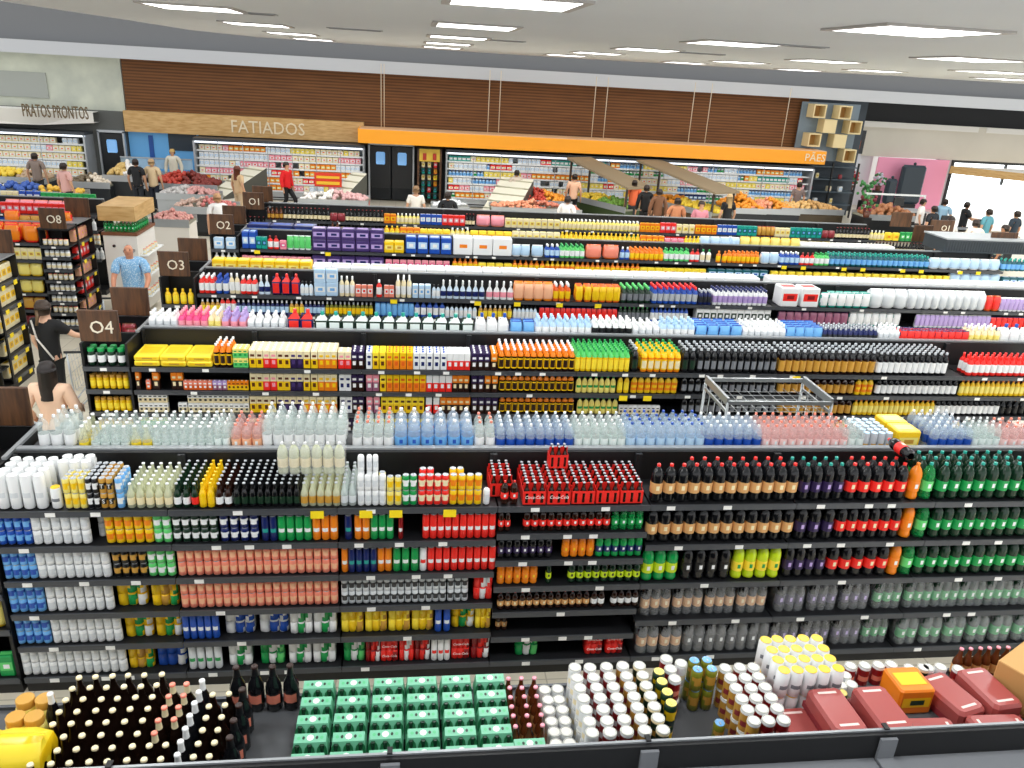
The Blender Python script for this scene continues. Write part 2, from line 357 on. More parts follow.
def s_square(w, h, c, n=12):
    # juice bottle with a long straight label: glass, label, cap, shoulder, patch
    b, l, k, sd = cm(c[0], .1), cm(c[1]), cm(c[2]), cm(c[3], .15) if len(c) > 3 else cm(c[0], .1); r = w/2*.97; m = MB()
    m.lathe([(r*.92, 0, b), (r, .03*h, b), (r, .64*h, sd), (r*.9, .72*h, sd), (r*.5, .82*h, sd), (r*.36, .88*h, sd), (r*.34, .94*h, sd)], n)
    lb = MB().lathe([(r*1.012, .1*h, l), (r*1.012, .16*h, l), (r*1.012, .5*h, l), (r*1.012, .56*h, l)], n, cap=False, logo={1: (cm(c[4]), 1)} if len(c) > 4 else None)
    return [('body', m), ('label', lb), ('cap', MB().lathe([(r*.42, .9*h, k), (r*.42, .99*h, k), (r*.36, h, k)], 8))]
SH = dict(square=s_square, can=s_can, pet=s_pet, glass=s_glass, flask=s_flask, spray=s_spray, jug=s_jug, carton=s_carton, box=s_box, bag=s_bag, jar=s_jar, tall=s_tallcan, cpack=s_canpack, ppack=s_petpack, six=s_six, tsix=s_topsix, tray=s_tray, lcan=s_lcan)
T = {}
def P(key, name, cat, desc, shape, w, h, cols, d=None):
    T[key] = dict(name=name, cat=cat, desc=desc, shape=shape, w=w, h=h, cols=cols.split(), d=d, proto=None, flat=None)
def proto(k, flat):
    t = T[k]; key = 'flat' if flat else 'proto'
    if t[key] is None:
        kw = {'d': t['d']} if t['d'] else {}
        ps = SH[t['shape']](t['w'], t['h'], t['cols'], **kw)
        if flat and len(ps) > 1:
            m = MB()
            for _, q in ps:
                for i, f in enumerate(q.f): m.add([q.v[x] for x in f], [tuple(range(len(f)))], q.mats[q.m[i]], q.sm[i])
            ps = [('body', m)]
        t[key] = [(n, q.mesh(t['name']+('' if i == 0 else '_'+n))) for i, (n, q) in enumerate(ps)]
    return t[key]
COUNT = {}; ORD = {}; SPILL = {}; LIMIT = 330
def put(k, x, y, z, place, row=1, lev='', rz=0, flat=False, rx=0, xs=0, ys=False):
    t = T[k]; name = t['name']; pr = proto(k, flat or False)
    if COUNT.get(name, 0) >= LIMIT:
        SPILL.setdefault(name, []).append((k, x, y, z, rz)); return
    COUNT[name] = COUNT.get(name, 0)+1
    o = link(name, pr[0][1]); o.location = (x, y, z); o.rotation_euler = (rx, 0, rz)
    if xs: o.scale = (xs, xs if ys and xs > .85 else 1, 1)
    desc = (lev+' ' if lev else '')+t['desc']
    key = (desc, row, place); ORD[key] = ORD.get(key, 0)+1
    lab = desc+', '+nth(ORD[key])+' from left, '+((nth(row)+' row, ') if row > 1 else '')+place
    tag(o, lab, t['cat'], t['desc']+'s on '+place)
    for n, me in pr[1:]: link(n, me, o)
    return o
def spill():
    for name, L in SPILL.items():
        vs, fs, ms, mats, sm = [], [], [], [], []
        for k, x, y, z, rz in L:
            me = proto(k, True)[0][1]; o = len(vs); c, s_ = math.cos(rz), math.sin(rz)
            vs += [(x+v.co.x*c-v.co.y*s_, y+v.co.x*s_+v.co.y*c, z+v.co.z) for v in me.vertices]
            idx = []
            for m in me.materials:
                if m not in mats: mats.append(m)
                idx.append(mats.index(m))
            for p in me.polygons: fs.append(tuple(i+o for i in p.vertices)); ms.append(idx[p.material_index]); sm.append(p.use_smooth)
        me = bpy.data.meshes.new(name+'_mass'); me.from_pydata(vs, [], fs)
        for m in mats: me.materials.append(m)
        me.polygons.foreach_set('material_index', ms); me.polygons.foreach_set('use_smooth', sm)
        tag(link(name+'_stock', me), 'remaining stock of '+T[L[0][0]]['desc']+'s and similar on the farther shelves', 'stock', kind='stuff')
# G: gondola dictionary; runs along a shelf
def runs(spec, Y, z, place, YL=None, zl=None, flat=False):
    """spec: 'x0-x1 key [rN] [sN] [gaps]' separated by ';' ; x are picture columns along the shelf lip line"""
    for it in spec.split(';'):
        a = it.split()
        if not a: continue
        x0, x1 = [float(v) for v in a[0].split('~')]; k = a[1]; rows, st, off, dy, zz = 1, 1, 0, 0, 0
        miss = 0; pw = 1
        for q in a[2:]:
            if q[0] == 'r': rows = int(q[1:])
            if q[0] == 's': st = int(q[1:])
            if q[0] == 'b': dy = float(q[1:])
            if q[0] == 'u': zz = float(q[1:])
            if q[0] == 'm': miss = float(q[1:])
            if q[0] == 'p': pw = float(q[1:])
        t = T[k]; X0, X1 = XA(x0, YL or Y, zl if zl is not None else z), XA(x1, YL or Y, zl if zl is not None else z)
        X0 = max(X0, -3.03) if X0 > -5 and Y > 8 else X0; n = max(1, round((X1-X0)/(t['w']*pw))); p = (X1-X0)/n; fs = min(pw, p/t['w'])
        dd = t['d'] or (t['w'] if t['shape'] not in ('box', 'bag') else t['w']*.6)
        if t['shape'] in ('flask', 'spray'): dd = t['w']*.85
        for r in range(rows):
            for i in range(n):
                if miss and random.random() < miss*(.3+r/max(1, rows)): continue
                for s in range(st):
                    lev = '' if st == 1 else ('lower', 'upper', 'topmost')[s]
                    put(k, X0+p*(i+.5)+random.uniform(-.001, .001), Y+.03+dy+dd/2+(dd+.004)*r+random.uniform(0, .004), z+zz+s*t['h'], place, r+1, lev, random.uniform(-.05, .05) if t['shape'] not in ('box', 'carton', 'cpack', 'tray', 'tsix', 'six', 'ppack') else random.uniform(-.01, .01), flat, xs=fs if fs < .995 else 0, ys=(n > 1))
# ---------------------------------------------------------------- product kinds
def PP(s):
    for l in s.strip().split('\n'):
        a = [q.strip() for q in l.split('|')]
        P(a[0], a[1], a[2], a[3], a[4], float(a[5]), float(a[6]), a[7], float(a[8]) if len(a) > 8 else None)
PP('''
WT|tall_beer_can|can|white tall beer can|tall|.084|.27|wht grw wht
WC|beer_can|can|white beer can|can|.067|.118|wht grw
BC|beer_can|can|royal blue beer can|can|.067|.118|blu lbl
LC|beer_can|can|light blue beer can|can|.067|.118|lbl blu
YC|soda_can|can|yellow soda can|can|.067|.118|yel org
KC|beer_can|can|black and gold beer can|can|.067|.118|blk gld
GC|soda_can|can|lime green soda can|can|.067|.118|lgn wht
DC|beer_can|can|dark green beer can|can|.067|.118|dgn wht
NC|beer_can|can|navy blue beer can|can|.067|.118|nvy wht
TC|soda_can|can|teal and navy soda can|tall|.06|.22|nvy tel slv
G2C|soda_can|can|green soda can|tall|.066|.22|grn wht slv
O2C|soda_can|can|orange soda can|tall|.066|.22|org wht slv
R2C|cola_can|can|red cola can|tall|.06|.22|red wht slv
RDC|cola_can|can|dark red cola can|tall|.06|.2|drd wht slv
CC|cocktail_can|can|coral cocktail can|can|.066|.125|cor pch
SC|seltzer_can|can|silver slim can|can|.057|.12|grw dgr
BTC|seltzer_can|can|blue slim can|tall|.06|.235|blu wht slv
CTC|seltzer_can|can|green and clear slim can|tall|.064|.225|grw grn slv
RSC|cola_can|can|white and red slim can|tall|.06|.22|wht red slv
SY|energy_drink_can|can|pale yellow slim can|can|.055|.125|pyl yel slv
SK|energy_drink_can|can|black lettered slim can|can|.055|.125|blk wht slv
SG|energy_drink_can|can|amber slim can|can|.055|.125|gld blk slv
SB|energy_drink_can|can|bright blue slim can|can|.055|.125|lbl wht slv
SW|energy_drink_can|can|white slim can|can|.06|.13|wht grw wht wht
SE|energy_drink_can|can|green slim can|can|.06|.13|grn wht slv
SR|energy_drink_can|can|red slim can|can|.06|.13|red crm slv
SO|energy_drink_can|can|golden yellow slim can|can|.062|.13|yel org slv
g1|mixer_bottle|bottle|cream labelled mixer bottle|glass|.062|.2|~cly crm wht
g2|mixer_bottle|bottle|green mixer bottle|glass|.058|.2|dgn wht slv
g3|mixer_bottle|bottle|red labelled mixer bottle|glass|.058|.2|dgn red slv
g4|mixer_bottle|bottle|yellow sleeved mixer bottle|glass|.058|.2|yel yel yel yel
g5|mixer_bottle|bottle|brown mixer bottle with white label|glass|.058|.2|dbr wht slv
g6|tonic_bottle|bottle|black tonic bottle|glass|.058|.2|blk dgn slv
g7|tonic_bottle|bottle|pale yellow tonic bottle|glass|.06|.2|~cly gld slv
g8|tonic_bottle|bottle|clear tonic bottle|glass|.062|.2|~clr grw slv
W4|wrapped_bottle_pack|bottle pack|wrapped pack of clear drink bottles|ppack|.2|.27|~cly crm wht|.16
RP|bottle_carrier|drink pack|red cardboard carrier of small cola bottles|six|.19|.19|red red dbr slv|.098
P1|soda_bottle|bottle|tan labelled dark soda bottle|pet|.107|.335|blk tan red crm
P2|soda_bottle|bottle|purple labelled dark soda bottle|pet|.107|.335|blk dpu tel lil
P3|soda_bottle|bottle|red labelled dark soda bottle|pet|.107|.335|blk red red crm
P4|soda_bottle|bottle|orange soda bottle|pet|.107|.335|org org org wht
P5|soda_bottle|bottle|green soda bottle|pet|.107|.335|~grn lgn tel wht
P6|soda_bottle|bottle|green labelled dark soda bottle|pet|.107|.335|dgn grn tel wht
P7|soda_bottle|bottle|lime labelled green soda bottle|pet|.107|.33|grn lim grn wht
P8|soda_bottle|bottle|white labelled black soda bottle|pet|.107|.33|blk blk blk wht
P9|soda_bottle|bottle|lime yellow soda bottle|pet|.105|.33|lim ylw lim grn
p1|cola_bottle|bottle|small red labelled cola bottle|pet|.066|.2|dbr red red wht
p2|cola_bottle|bottle|small green bottle|pet|.07|.2|~grn grn grn wht
p3|cola_bottle|bottle|small purple labelled bottle|pet|.066|.2|blk dpu blk wht
p4|cola_bottle|bottle|small orange soda bottle|pet|.073|.2|org org org yel
p5|cola_bottle|bottle|small green blue labelled bottle|pet|.066|.2|grn nvy grn wht
p6|cola_bottle|bottle|small dark yellow labelled bottle|pet|.068|.2|dgn lim blk blk
p7|cola_bottle|bottle|small beige labelled cola bottle|pet|.06|.17|dbr tan red crm
p8|cola_bottle|bottle|small white labelled cola bottle|pet|.06|.17|dbr wht blk wht
K1|can_pack|drink pack|green and yellow can pack|cpack|.23|.23|yel grn wht
K2|can_pack|drink pack|yellow can pack|cpack|.21|.2|yel gld grn
K3|can_pack|drink pack|blue can pack|cpack|.24|.23|blu blu wht
K4|can_pack|drink pack|blue and white can pack|cpack|.24|.23|wht blu blu
K5|can_pack|drink pack|white and green can pack|cpack|.19|.22|wht grn wht
K6|can_pack|drink pack|green can pack|cpack|.2|.23|grn wht lgn
K7|can_pack|drink pack|plain yellow can pack|cpack|.185|.23|ylw yel gld
K8|can_pack|drink pack|red and white cola pack|cpack|.16|.23|red wht red
K9|can_pack|drink pack|dark red cola pack|cpack|.16|.23|drd red wht
KR|can_pack|drink pack|bright red cola pack|cpack|.16|.22|red red drd
Q1|wrapped_bottle_pack|bottle pack|wrapped tan labelled soda pack|ppack|.27|.33|blk tan red crm
Q2|wrapped_bottle_pack|bottle pack|wrapped purple labelled soda pack|ppack|.27|.33|blk dpu tel lil
Q3|wrapped_bottle_pack|bottle pack|wrapped green soda pack|ppack|.27|.33|dgn grn tel wht
Q4|wrapped_bottle_pack|bottle pack|narrow wrapped tan labelled pack|ppack|.2|.33|blk tan red crm
Q5|wrapped_bottle_pack|bottle pack|narrow wrapped dark soda pack|ppack|.2|.33|blk blk blk wht
Q6|wrapped_bottle_pack|bottle pack|narrow wrapped green soda pack|ppack|.2|.33|dgn grn tel wht
B1|beer_bottle|bottle|dark beer bottle with cream cap|glass|.076|.255|kbr kbr crm
B2|beer_bottle|bottle|dark beer bottle with salmon foil|glass|.076|.255|kbr kbr cor crm
B3|beer_bottle|bottle|dark beer bottle with white foil|glass|.076|.275|blk dgn wht wht
B4|beer_bottle|bottle|large dark bottle|glass|.09|.285|blk blk dbr blk cor
B5|beer_bottle|bottle|amber bottle with pale pink cap|glass|.062|.21|brn tan pnk
HX|bottle_six_pack|drink pack|green six pack of beer bottles|tsix|.19|.2|agr mgr dgn dgn|.119
V1|juice_can|can|white topped white can|lcan|.078|.135|wht crm wht
V2|juice_can|can|white topped red can|lcan|.078|.135|drd wht wht wht
V3|juice_can|can|cream topped green can|lcan|.078|.135|dgn gld crm crm
V4|juice_can|can|yellow topped green can|can|.07|.14|dgn yel pyl pyl
V5|cocktail_can|can|olive slim can with blue rim|can|.066|.14|olv gld lbl
V6|cocktail_can|can|white topped amber can|lcan|.078|.135|gld mrn wht wht
V7|juice_can|can|white topped crimson can|lcan|.078|.135|drd cor wht wht
YT|premium_can|can|yellow topped white can|tall|.078|.17|wht gry yel
TR|can_tray|drink tray|red wrapped can tray|tray|.2|.13|trr mrn|.32
w1|water_bottle|bottle|large clear water bottle|pet|.09|.34|!clr wht wht
w2|tonic_bottle|bottle|clear greenish tonic bottle|glass|.07|.25|!clr clr wht
w3|water_bottle|bottle|coral tinted water bottle|pet|.08|.27|!ppk pch cor wht
w4|water_bottle|bottle|clear bottle with coral cap|pet|.085|.3|!clr wht cor
w5|water_bottle|bottle|pale blue water jug|pet|.12|.3|!clb lbl wht blu
w6|water_bottle|bottle|clear bottle with blue label|pet|.085|.27|!clb blu wht
w7|water_bottle|bottle|blue capped water bottle|pet|.085|.29|!clb pbl blu
w8|water_bottle|bottle|yellow labelled clear bottle|glass|.075|.25|!cly ylw wht
w9|water_bottle|bottle|pink sparkling water bottle|pet|.085|.27|!ppk ppk cor wht
wa|water_bottle|bottle|plain clear water bottle|pet|.08|.28|!clr clr wht
SV|cocktail_can|can|silver can with blue top|tall|.07|.2|slv gld pbl
''')
PP('''
c1|juice_carton|carton|white and yellow juice carton|carton|.075|.22|crm yel wht brn
c2|juice_carton|carton|white and red juice carton|carton|.075|.22|crm red wht pnk
c3|juice_carton|carton|white and purple juice carton|carton|.075|.22|crm dpu wht pur
c4|juice_carton|carton|white and orange juice carton|carton|.075|.22|crm org wht yel
c5|juice_carton|carton|yellow juice carton|carton|.072|.22|ylw yel yel brn
c6|juice_carton|carton|orange juice carton|carton|.072|.22|yel org org dor
c7|juice_carton|carton|white and blue carton|carton|.072|.22|wht wht blu nvy
c8|juice_carton|carton|white and scarlet carton|carton|.072|.22|wht red wht wht
c9|juice_carton|carton|dark purple carton|carton|.072|.22|dpu dbr wht wht
cA|juice_carton|carton|brown and orange carton|carton|.072|.22|org dbr wht crm
cB|juice_carton|carton|pink carton|carton|.072|.22|pnk mau wht wht
cC|juice_carton|carton|small red juice box|carton|.05|.115|cor dor wht wht
cD|juice_carton|carton|small orange juice box|carton|.05|.115|org yel wht brn
cE|juice_carton|carton|small purple juice box|carton|.05|.115|lil mau wht wht
cF|juice_carton|carton|small white juice box|carton|.055|.115|wht crm wht dgr
cG|juice_carton|carton|small green juice box|carton|.055|.115|pyl lgn wht grn
YP|juice_case|drink case|large yellow wrapped juice case|box|.285|.06|ylw yel gld|.42
j1|juice_bottle|bottle|amber juice bottle with white cap|square|.075|.238|dbr yel wht org dbr
j2|juice_bottle|bottle|yellow juice bottle with green cap|flask|.07|.238|yel ylw grn
j3|juice_bottle|bottle|wide yellow juice bottle|flask|.088|.238|yel org grn yel
j4|grape_juice_bottle|bottle|black grape juice bottle|glass|.087|.238|blk blk dgn
j5|grape_juice_bottle|bottle|dark bottle with gold label|square|.09|.238|dbr gld blk
j6|grape_juice_bottle|bottle|dark bottle with white label|square|.078|.238|blk wht blk
j7|juice_bottle|bottle|red juice bottle with white base|flask|.085|.25|red wht red
j8|juice_bottle|bottle|yellow green juice bottle|flask|.07|.22|yel pyl org
jA|juice_bottle|bottle|pale labelled green capped bottle|flask|.075|.22|pyl pyl grn grn
jB|grape_juice_bottle|bottle|black bottle with grey label|square|.087|.238|blk blk slv blk gry
n1|food_jar|jar|dark jar with green lid|jar|.085|.2|dgn wht grn
n2|food_jar|jar|yellow food jar|jar|.065|.16|yel ylw gld
n3|food_bag|bag|brown snack bag|bag|.12|.2|brn red
J1|juice_bottle|bottle|tall amber juice bottle|square|.075|.27|dbr yel wht org dbr
J2|juice_bottle|bottle|tall yellow bottle with green cap|square|.07|.27|yel ylw grn lgn
J3|juice_bottle|bottle|tall golden bottle with green cap|square|.088|.28|org yel grn yel crm
J4|grape_juice_bottle|bottle|tall black grape bottle|square|.087|.3|blk blk slv blk dgn
JB|grape_juice_bottle|bottle|tall black bottle with grey patch|square|.087|.3|blk blk slv blk gry
J5|grape_juice_bottle|bottle|tall dark bottle with gold label|square|.09|.3|dbr gld slv blk
J6|grape_juice_bottle|bottle|tall dark bottle with white label|square|.078|.29|blk wht slv blk
q1|bleach_bottle|bottle|white bleach bottle|flask|.085|.245|wht grw wht
q2|bleach_bottle|bottle|pink softener bottle|flask|.085|.26|hpk pnk pnk
q3|bleach_bottle|bottle|cream softener bottle|flask|.085|.26|crm pyl wht
q4|bleach_bottle|bottle|lilac softener bottle|flask|.085|.26|lil pnk lil
q5|detergent_jug|jug|green and white detergent jug|jug|.165|.28|dgn clr tel L
q6|detergent_jug|jug|blue detergent jug with red band|jug|.16|.3|nvy red red L
q7|detergent_jug|jug|white detergent jug with blue cap|jug|.15|.3|wht wht blu
q8|bleach_bottle|bottle|pale blue cleaner bottle|flask|.095|.27|pbl wht pbl
q9|bleach_bottle|bottle|black and white cleaner bottle|flask|.085|.27|wht blk wht
qa|detergent_pouch|pouch|royal blue detergent pouch|bag|.14|.22|blu lbl
qb|bleach_bottle|bottle|dark cleaner bottle with white cap|flask|.07|.22|nvy dgr slv
s1|cleaner_bottle|bottle|red cleaner bottle|flask|.085|.26|red wht wht
s2|cleaner_bottle|bottle|blue cleaner bottle|flask|.085|.26|blu wht blu
s3|cleaner_bottle|bottle|tall white cleaner bottle|flask|.09|.3|crm wht wht
s4|spray_bottle|bottle|blue labelled trigger spray bottle|spray|.09|.28|clb nvy wht
s5|spray_bottle|bottle|white trigger spray bottle|spray|.1|.28|wht pnk wht
s6|cleaner_bottle|bottle|yellow cleaner bottle|flask|.07|.21|gld ylw wht
s7|cleaner_bottle|bottle|olive cleaner bottle|flask|.065|.21|olv yel slv
s8|cleaner_bottle|bottle|navy cleaner bottle|flask|.065|.21|nvy pbl wht
s9|cleaner_bottle|bottle|clear cleaner bottle with white label|flask|.065|.21|clb wht blk
sA|soap_pack|pack|coral soap pack|box|.08|.18|cor wht red
sB|soap_pack|pack|pale blue soap pack|box|.17|.2|pbl wht lbl
sC|soap_bag|bag|orange powder bag|bag|.15|.27|org pch
sD|cleaner_bottle|bottle|orange cleaner bottle with white cap|flask|.085|.27|dor yel wht
sE|soap_bag|bag|bright orange refill bag|bag|.11|.25|dor yel
sF|cleaner_bottle|bottle|dark bottle with green cap|flask|.09|.25|dgn gry lgn
sG|cleaner_bottle|bottle|royal blue bottle with red cap|flask|.09|.27|blu slv red
sH|cleaner_bottle|bottle|white bottle with navy cap|flask|.08|.25|wht lil nvy
sI|soap_bag|bag|white refill pouch|bag|.085|.22|wht lil
sJ|detergent_box|box|white box with red print|box|.3|.3|wht red drd|.3
sK|soap_bag|bag|teal powder bag|bag|.15|.24|tel wht
sL|detergent_box|box|white and green box|box|.115|.24|wht dgn wht|.18
sM|soap_bag|bag|dark purple pouch|bag|.14|.22|dpu mau
sN|diaper_pack|pack|white diaper pack|bag|.2|.3|wht grw|.25
sO|soap_bag|bag|red labelled navy pouch|bag|.1|.2|nvy red
sP|soap_bag|bag|vivid orange pack|bag|.16|.25|dor red
h1|paper_pack|pack|purple multipack|box|.27|.2|pur lil nvy|.25
h2|paper_pack|pack|blue towel pack|box|.2|.3|blu pbl wht|.25
h3|paper_pack|pack|large white paper pack|box|.42|.32|wht wht org|.3
h4|paper_pack|pack|yellow sponge pack|box|.24|.2|yel pyl gld|.2
h5|paper_pack|pack|white tissue pack|box|.3|.14|wht crm wht|.3
h6|paper_pack|pack|navy storage box|box|.5|.16|nvy blu nvy|.3
h7|hair_product|bottle|white hair product bottle|flask|.1|.24|wht crm grn
h8|hair_product|bottle|green hair product bottle|flask|.1|.24|lgn wht grn
h9|hair_product|bottle|blue hair product bottle|flask|.1|.24|blu pbl wht
hA|hair_product|bottle|yellow hair product bottle|flask|.1|.22|yel org yel
hB|hair_product|bottle|orange hair product bottle|flask|.1|.22|org yel org
hC|hair_product|bottle|teal shampoo bottle|flask|.11|.24|dtl lbl tel
hD|care_pack|pack|pink soap pack|box|.12|.16|pnk hpk wht
hE|care_pack|pack|yellow care pack|box|.15|.15|ylw pyl org
hF|care_pack|pack|blue care pack|box|.18|.16|dtl pbl blu
hG|care_pack|pack|lilac care pack|bag|.15|.22|lil wht
hH|care_pack|pack|orange red care pack|bag|.3|.26|dor cor
hI|care_pack|pack|white care pack|bag|.22|.22|wht pbl
hJ|hair_product|bottle|red shampoo bottle|flask|.1|.24|red wht drd
hK|care_pack|pack|pale green care pack|bag|.12|.26|clr lgn
v1|wine_bottle|bottle|dark wine bottle|glass|.085|.262|blk crm drd
v2|wine_bottle|bottle|brown spirit bottle|glass|.085|.26|brn gld blk
v3|sauce_bottle|bottle|pale sauce bottle|flask|.09|.22|pyl crm wht
v4|sauce_bottle|bottle|yellow sauce bottle|flask|.09|.22|yel ylw yel
v5|food_pack|pack|blue food pack|box|.13|.22|blu wht pbl
v6|food_pack|pack|red food pack|box|.13|.22|red pnk wht
v7|food_pack|pack|pink food pack|bag|.3|.24|cor pnk
v8|food_pack|pack|cream food pack|box|.13|.2|crm pyl gld
v9|food_pack|pack|orange food pack|box|.13|.2|org yel dor
vA|food_pack|pack|teal food pack|box|.12|.22|tel dtl lbl
vB|food_pack|pack|yellow food pack|box|.15|.18|ylw yel org
vC|food_pack|pack|green food pack|box|.12|.2|grn lgn wht
vD|snack_bag|bag|red and orange snack bag|bag|.24|.3|red org
vE|snack_bag|bag|yellow snack bag|bag|.2|.24|yel pyl
vF|snack_bag|bag|dark red snack bag|bag|.2|.22|drd gld
vG|food_can|can|pale food tin|can|.075|.11|crm wht red
vH|food_jar|jar|white jam jar|jar|.08|.11|wht crm slv
vI|cracker_box|box|cream cracker box|box|.16|.24|crm yel gld
vJ|cracker_box|box|pink biscuit box|box|.14|.2|pch pnk yel
vK|food_pack|pack|brown food pack|bag|.16|.18|brn mrn
''')
# ---------------------------------------------------------------- shelving
GY = {0: 2.35, 1: 5.46, 2: 8.63, 3: 11.55, 4: 14.61, 5: 17.28}
ORDN = {0: 'nearest gondola', 1: 'second gondola', 2: 'aisle four gondola', 3: 'aisle three gondola', 4: 'aisle two gondola', 5: 'aisle one gondola'}
X0, BW = -3.05, 1.25
M_SH = mat('17181b', .5); M_LIP = mat('4c4f54', .4, metal=.2); M_BLK = mat('0c0d0f', .5); M_RIM = mat('a4a8ab', .35, metal=.4); M_TAG = mat('f2f2ee', .5); M_YTAG = mat('ffe11a', .5); M_DECK = mat('3c3e41', .5)
_me = {}
def shelf_meshes(w, dep, z_th=.025):
    k = (w, dep)
    if k not in _me:
        b = MB().box(.008, w-.008, .012, dep, -z_th, 0, M_SH); l = MB().box(.003, w-.003, 0, .012, -.045, .006, M_LIP).box(.003, w-.003, -.004, 0, .0, .008, M_LIP)
        t = MB().box(-.035, .035, -.006, 0, -.038, -.004, M_TAG); y = MB().box(-.05, .05, -.008, -.001, -.075, -.012, M_YTAG)
        _me[k] = (b.mesh('shelf'), l.mesh('price_rail'), t.mesh('price_tag'), y.mesh('price_tag'))
    return _me[k]
def add_shelf(root, x, y, z, w, dep, tags=(), ytags=(), rz=0):
    b, l, t, yt = shelf_meshes(w, dep)
    s = link('shelf', b, root, (x, y, z)); s.rotation_euler.z = rz; link('price_rail', l, s)
    for q in tags: link('price_tag', t, s, (q, 0, 0))
    for q in ytags: o = link('price_tag', yt, s, (q, 0, 0)); o['label'] = 'large yellow offer tag'
    return s
BAYN = {}
def bay(g, Y, x, w, levels, what, name='shelf_unit', rim=1.94, rear=1.84, dep=.46, ytag=None, spine=M_BLK, side=''):
    r = empty(name, (x, Y, 0)); i = BAYN[g, side] = BAYN.get((g, side), 0)+1
    tag(r, f'{what}, {nth(i)} unit from left in {side}{ORDN[g]}', 'shelf unit', side+'shelf units of the '+ORDN[g])
    if levels: part('plinth', MB().box(0, w, .03, 1.02, 0, .1, M_BLK), r)
    part('back_panel', MB().box(.001, w-.001, .49, .56, .1, rim-.012, spine), r)
    part('top_rim', MB().box(0, w, .53, .585, rim-.012, rim+.004, M_RIM).box(0, w, .578, .585, rim-.06, rim-.012, M_RIM), r)
    for s in (0, w-.03):
        part('upright', MB().box(s+.001, s+.029, .455, .489, .1, rim-.02, M_SH), r)
    for li, z in enumerate(levels):
        n = random.randint(1, 3); tg = [w*(.12+.76*(j+random.random()*.6)/n) for j in range(n)]
        yt = [q for (lv, q) in (ytag or ()) if lv == li]
        add_shelf(r, 0, 0, z, w, dep, tg if not yt else tg[:1], yt)
    if rear:
        part('rear_shelf', MB().box(.004, w-.004, .585, 1.06, rear-.025, rear, M_DECK).box(.002, w-.002, 1.06, 1.075, rear-.04, rear+.012, M_LIP), r)
        part('rear_panel', MB().box(.01, w-.01, .95, .97, .1, rear-.03, M_BLK), r)
    return r
LV = lambda n: [round(1.68-.0+i*(.15-1.68)/n, 4) for i in range(n+1)]
L6, L7, L5 = LV(5), LV(6), LV(4)
# first full gondola
G = 1; Y = GY[1]
for k in range(8):
    lv = L6 if k < 3 else L7 if k == 3 else L5
    yt = {1: [(0, 1.02)], 2: [(0, .02+.2), (0, .45), (0, .87)]}.get(k)
    if k == 1: yt = [(0, 1.1)]
    bay(1, Y, X0+BW*k, BW, lv, ['white beer cans and small bottles', 'coral cans and small bottles', 'slim cans and yellow packs', 'red carriers and small bottles', 'tan labelled bottles', 'purple labelled bottles', 'green labelled bottles', 'last green bottles'][k], ytag=yt)
SF = 'shelf of second gondola'
S = .008
def g1(n, spec, lv=None, **kw): runs(spec, Y, (lv or L6)[n]+S, 'second gondola '+nth(n+1)+' shelf', **kw)
g1(0, '-6~46 WT r4; 46~82 WT r2 b.22; 47~62 YT p1.1; 63~86 SY s2 r3; 86~99 SK s2 r5; 99~107 SG s2 r5; 107~114 SG s2 r5; 115~124 SB s2 r4; 125~172 g1 r6; 172~190 g2 r7; 190~198 g3 r7; 198~214 g4 r7; 214~232 g5 r7; 232~256 g6 r7; 256~300 g6 r7; 300~340 g7 r6; 340~356 g8 r6; 357~386 SW s2; 386~402 SY s2; 402~417 SE s2; 418~449 SR s2; 449~482 SO s2; 483~490 SW')
g1(0, '357~364 SW b.07 s3; 366~378 SW b.07 s3; 378~386 SY b.07 s2; 419~434 SR b.07 s2 u.02; 449~464 SO b.07 s2 u.02')
g1(0, '275~344 W4 b.12 u.2')
g1(0, '490~516 RP b.13 r3; 500~519 p1 s1; 522~644 RP r4', L7)
g1(0, '552~572 RP b.25 u.195', L7)
g1(0, '651~799 P1; 800~845 P2; 846~908 P3; 909~921 P4; 922~935 P5; 937~1034 P6', L5)
g1(0, '688~790 P1 b.11; 790~846 P2 b.11; 850~906 P3 b.11; 922~1030 P6 b.11; 925~1030 P6 b.22; 1030~1075 P6 r2', L5)
g1(1, '-4~31 BC s2; 31~90 WC s2; 90~103 WC s2 b.1; 104~153 YC s2; 153~171 GC s2; 172~218 DC s2; 219~259 NC s2')
g1(1, '261~277 TC; 277~312 G2C; 312~338 O2C; 343~353 TC; 354~370 O2C; 370~394 G2C; 398~403 RDC; 422~496 R2C')
g1(2, '2~36 LC s2; 36~110 WC s2; 112~147 KC s2; 147~175 GC s2; 177~338 CC s2')
g1(2, '341~348 O2C; 348~377 TC; 377~392 O2C; 392~419 G2C; 419~427 RSC; 427~496 R2C')
g1(3, '8~44 LC s2; 45~113 WC s2; 114~145 K1; 148~178 K2; 180~338 CC s2; 341~446 SC s2; 447~468 SC s2; 472~494 K8')
g1(4, '15~50 LC s2; 51~121 WC s2; 122~151 K1; 153~181 K1; 182~219 BTC; 220~256 K4; 257~288 K4; 289~312 K5; 312~337 K5; 340~434 K7; 434~451 BTC; 451~475 K1; 475~491 K7')
g1(5, '21~126 WC s2; 126~152 K2; 152~187 K3; 188~222 CTC; 223~256 K5; 256~287 K6; 287~336 K5; 343~365 K6; 365~380 K9; 380~398 KR; 399~414 K8; 414~430 K9; 431~450 RSC; 451~470 KR; 470~490 K9')
g1(1, '498~511 p1; 523~611 p1; 612~644 p2', L7)
g1(2, '497~553 p3; 562~595 p4; 596~643 p5', L7)
g1(3, '497~538 p4; 546~552 p6; 568~641 p6', L7)
g1(4, '497~590 p7; 591~605 p8; 611~639 p8', L7)
g1(5, '496~508 p7 b.05; 620~628 p1 b.2', L7)
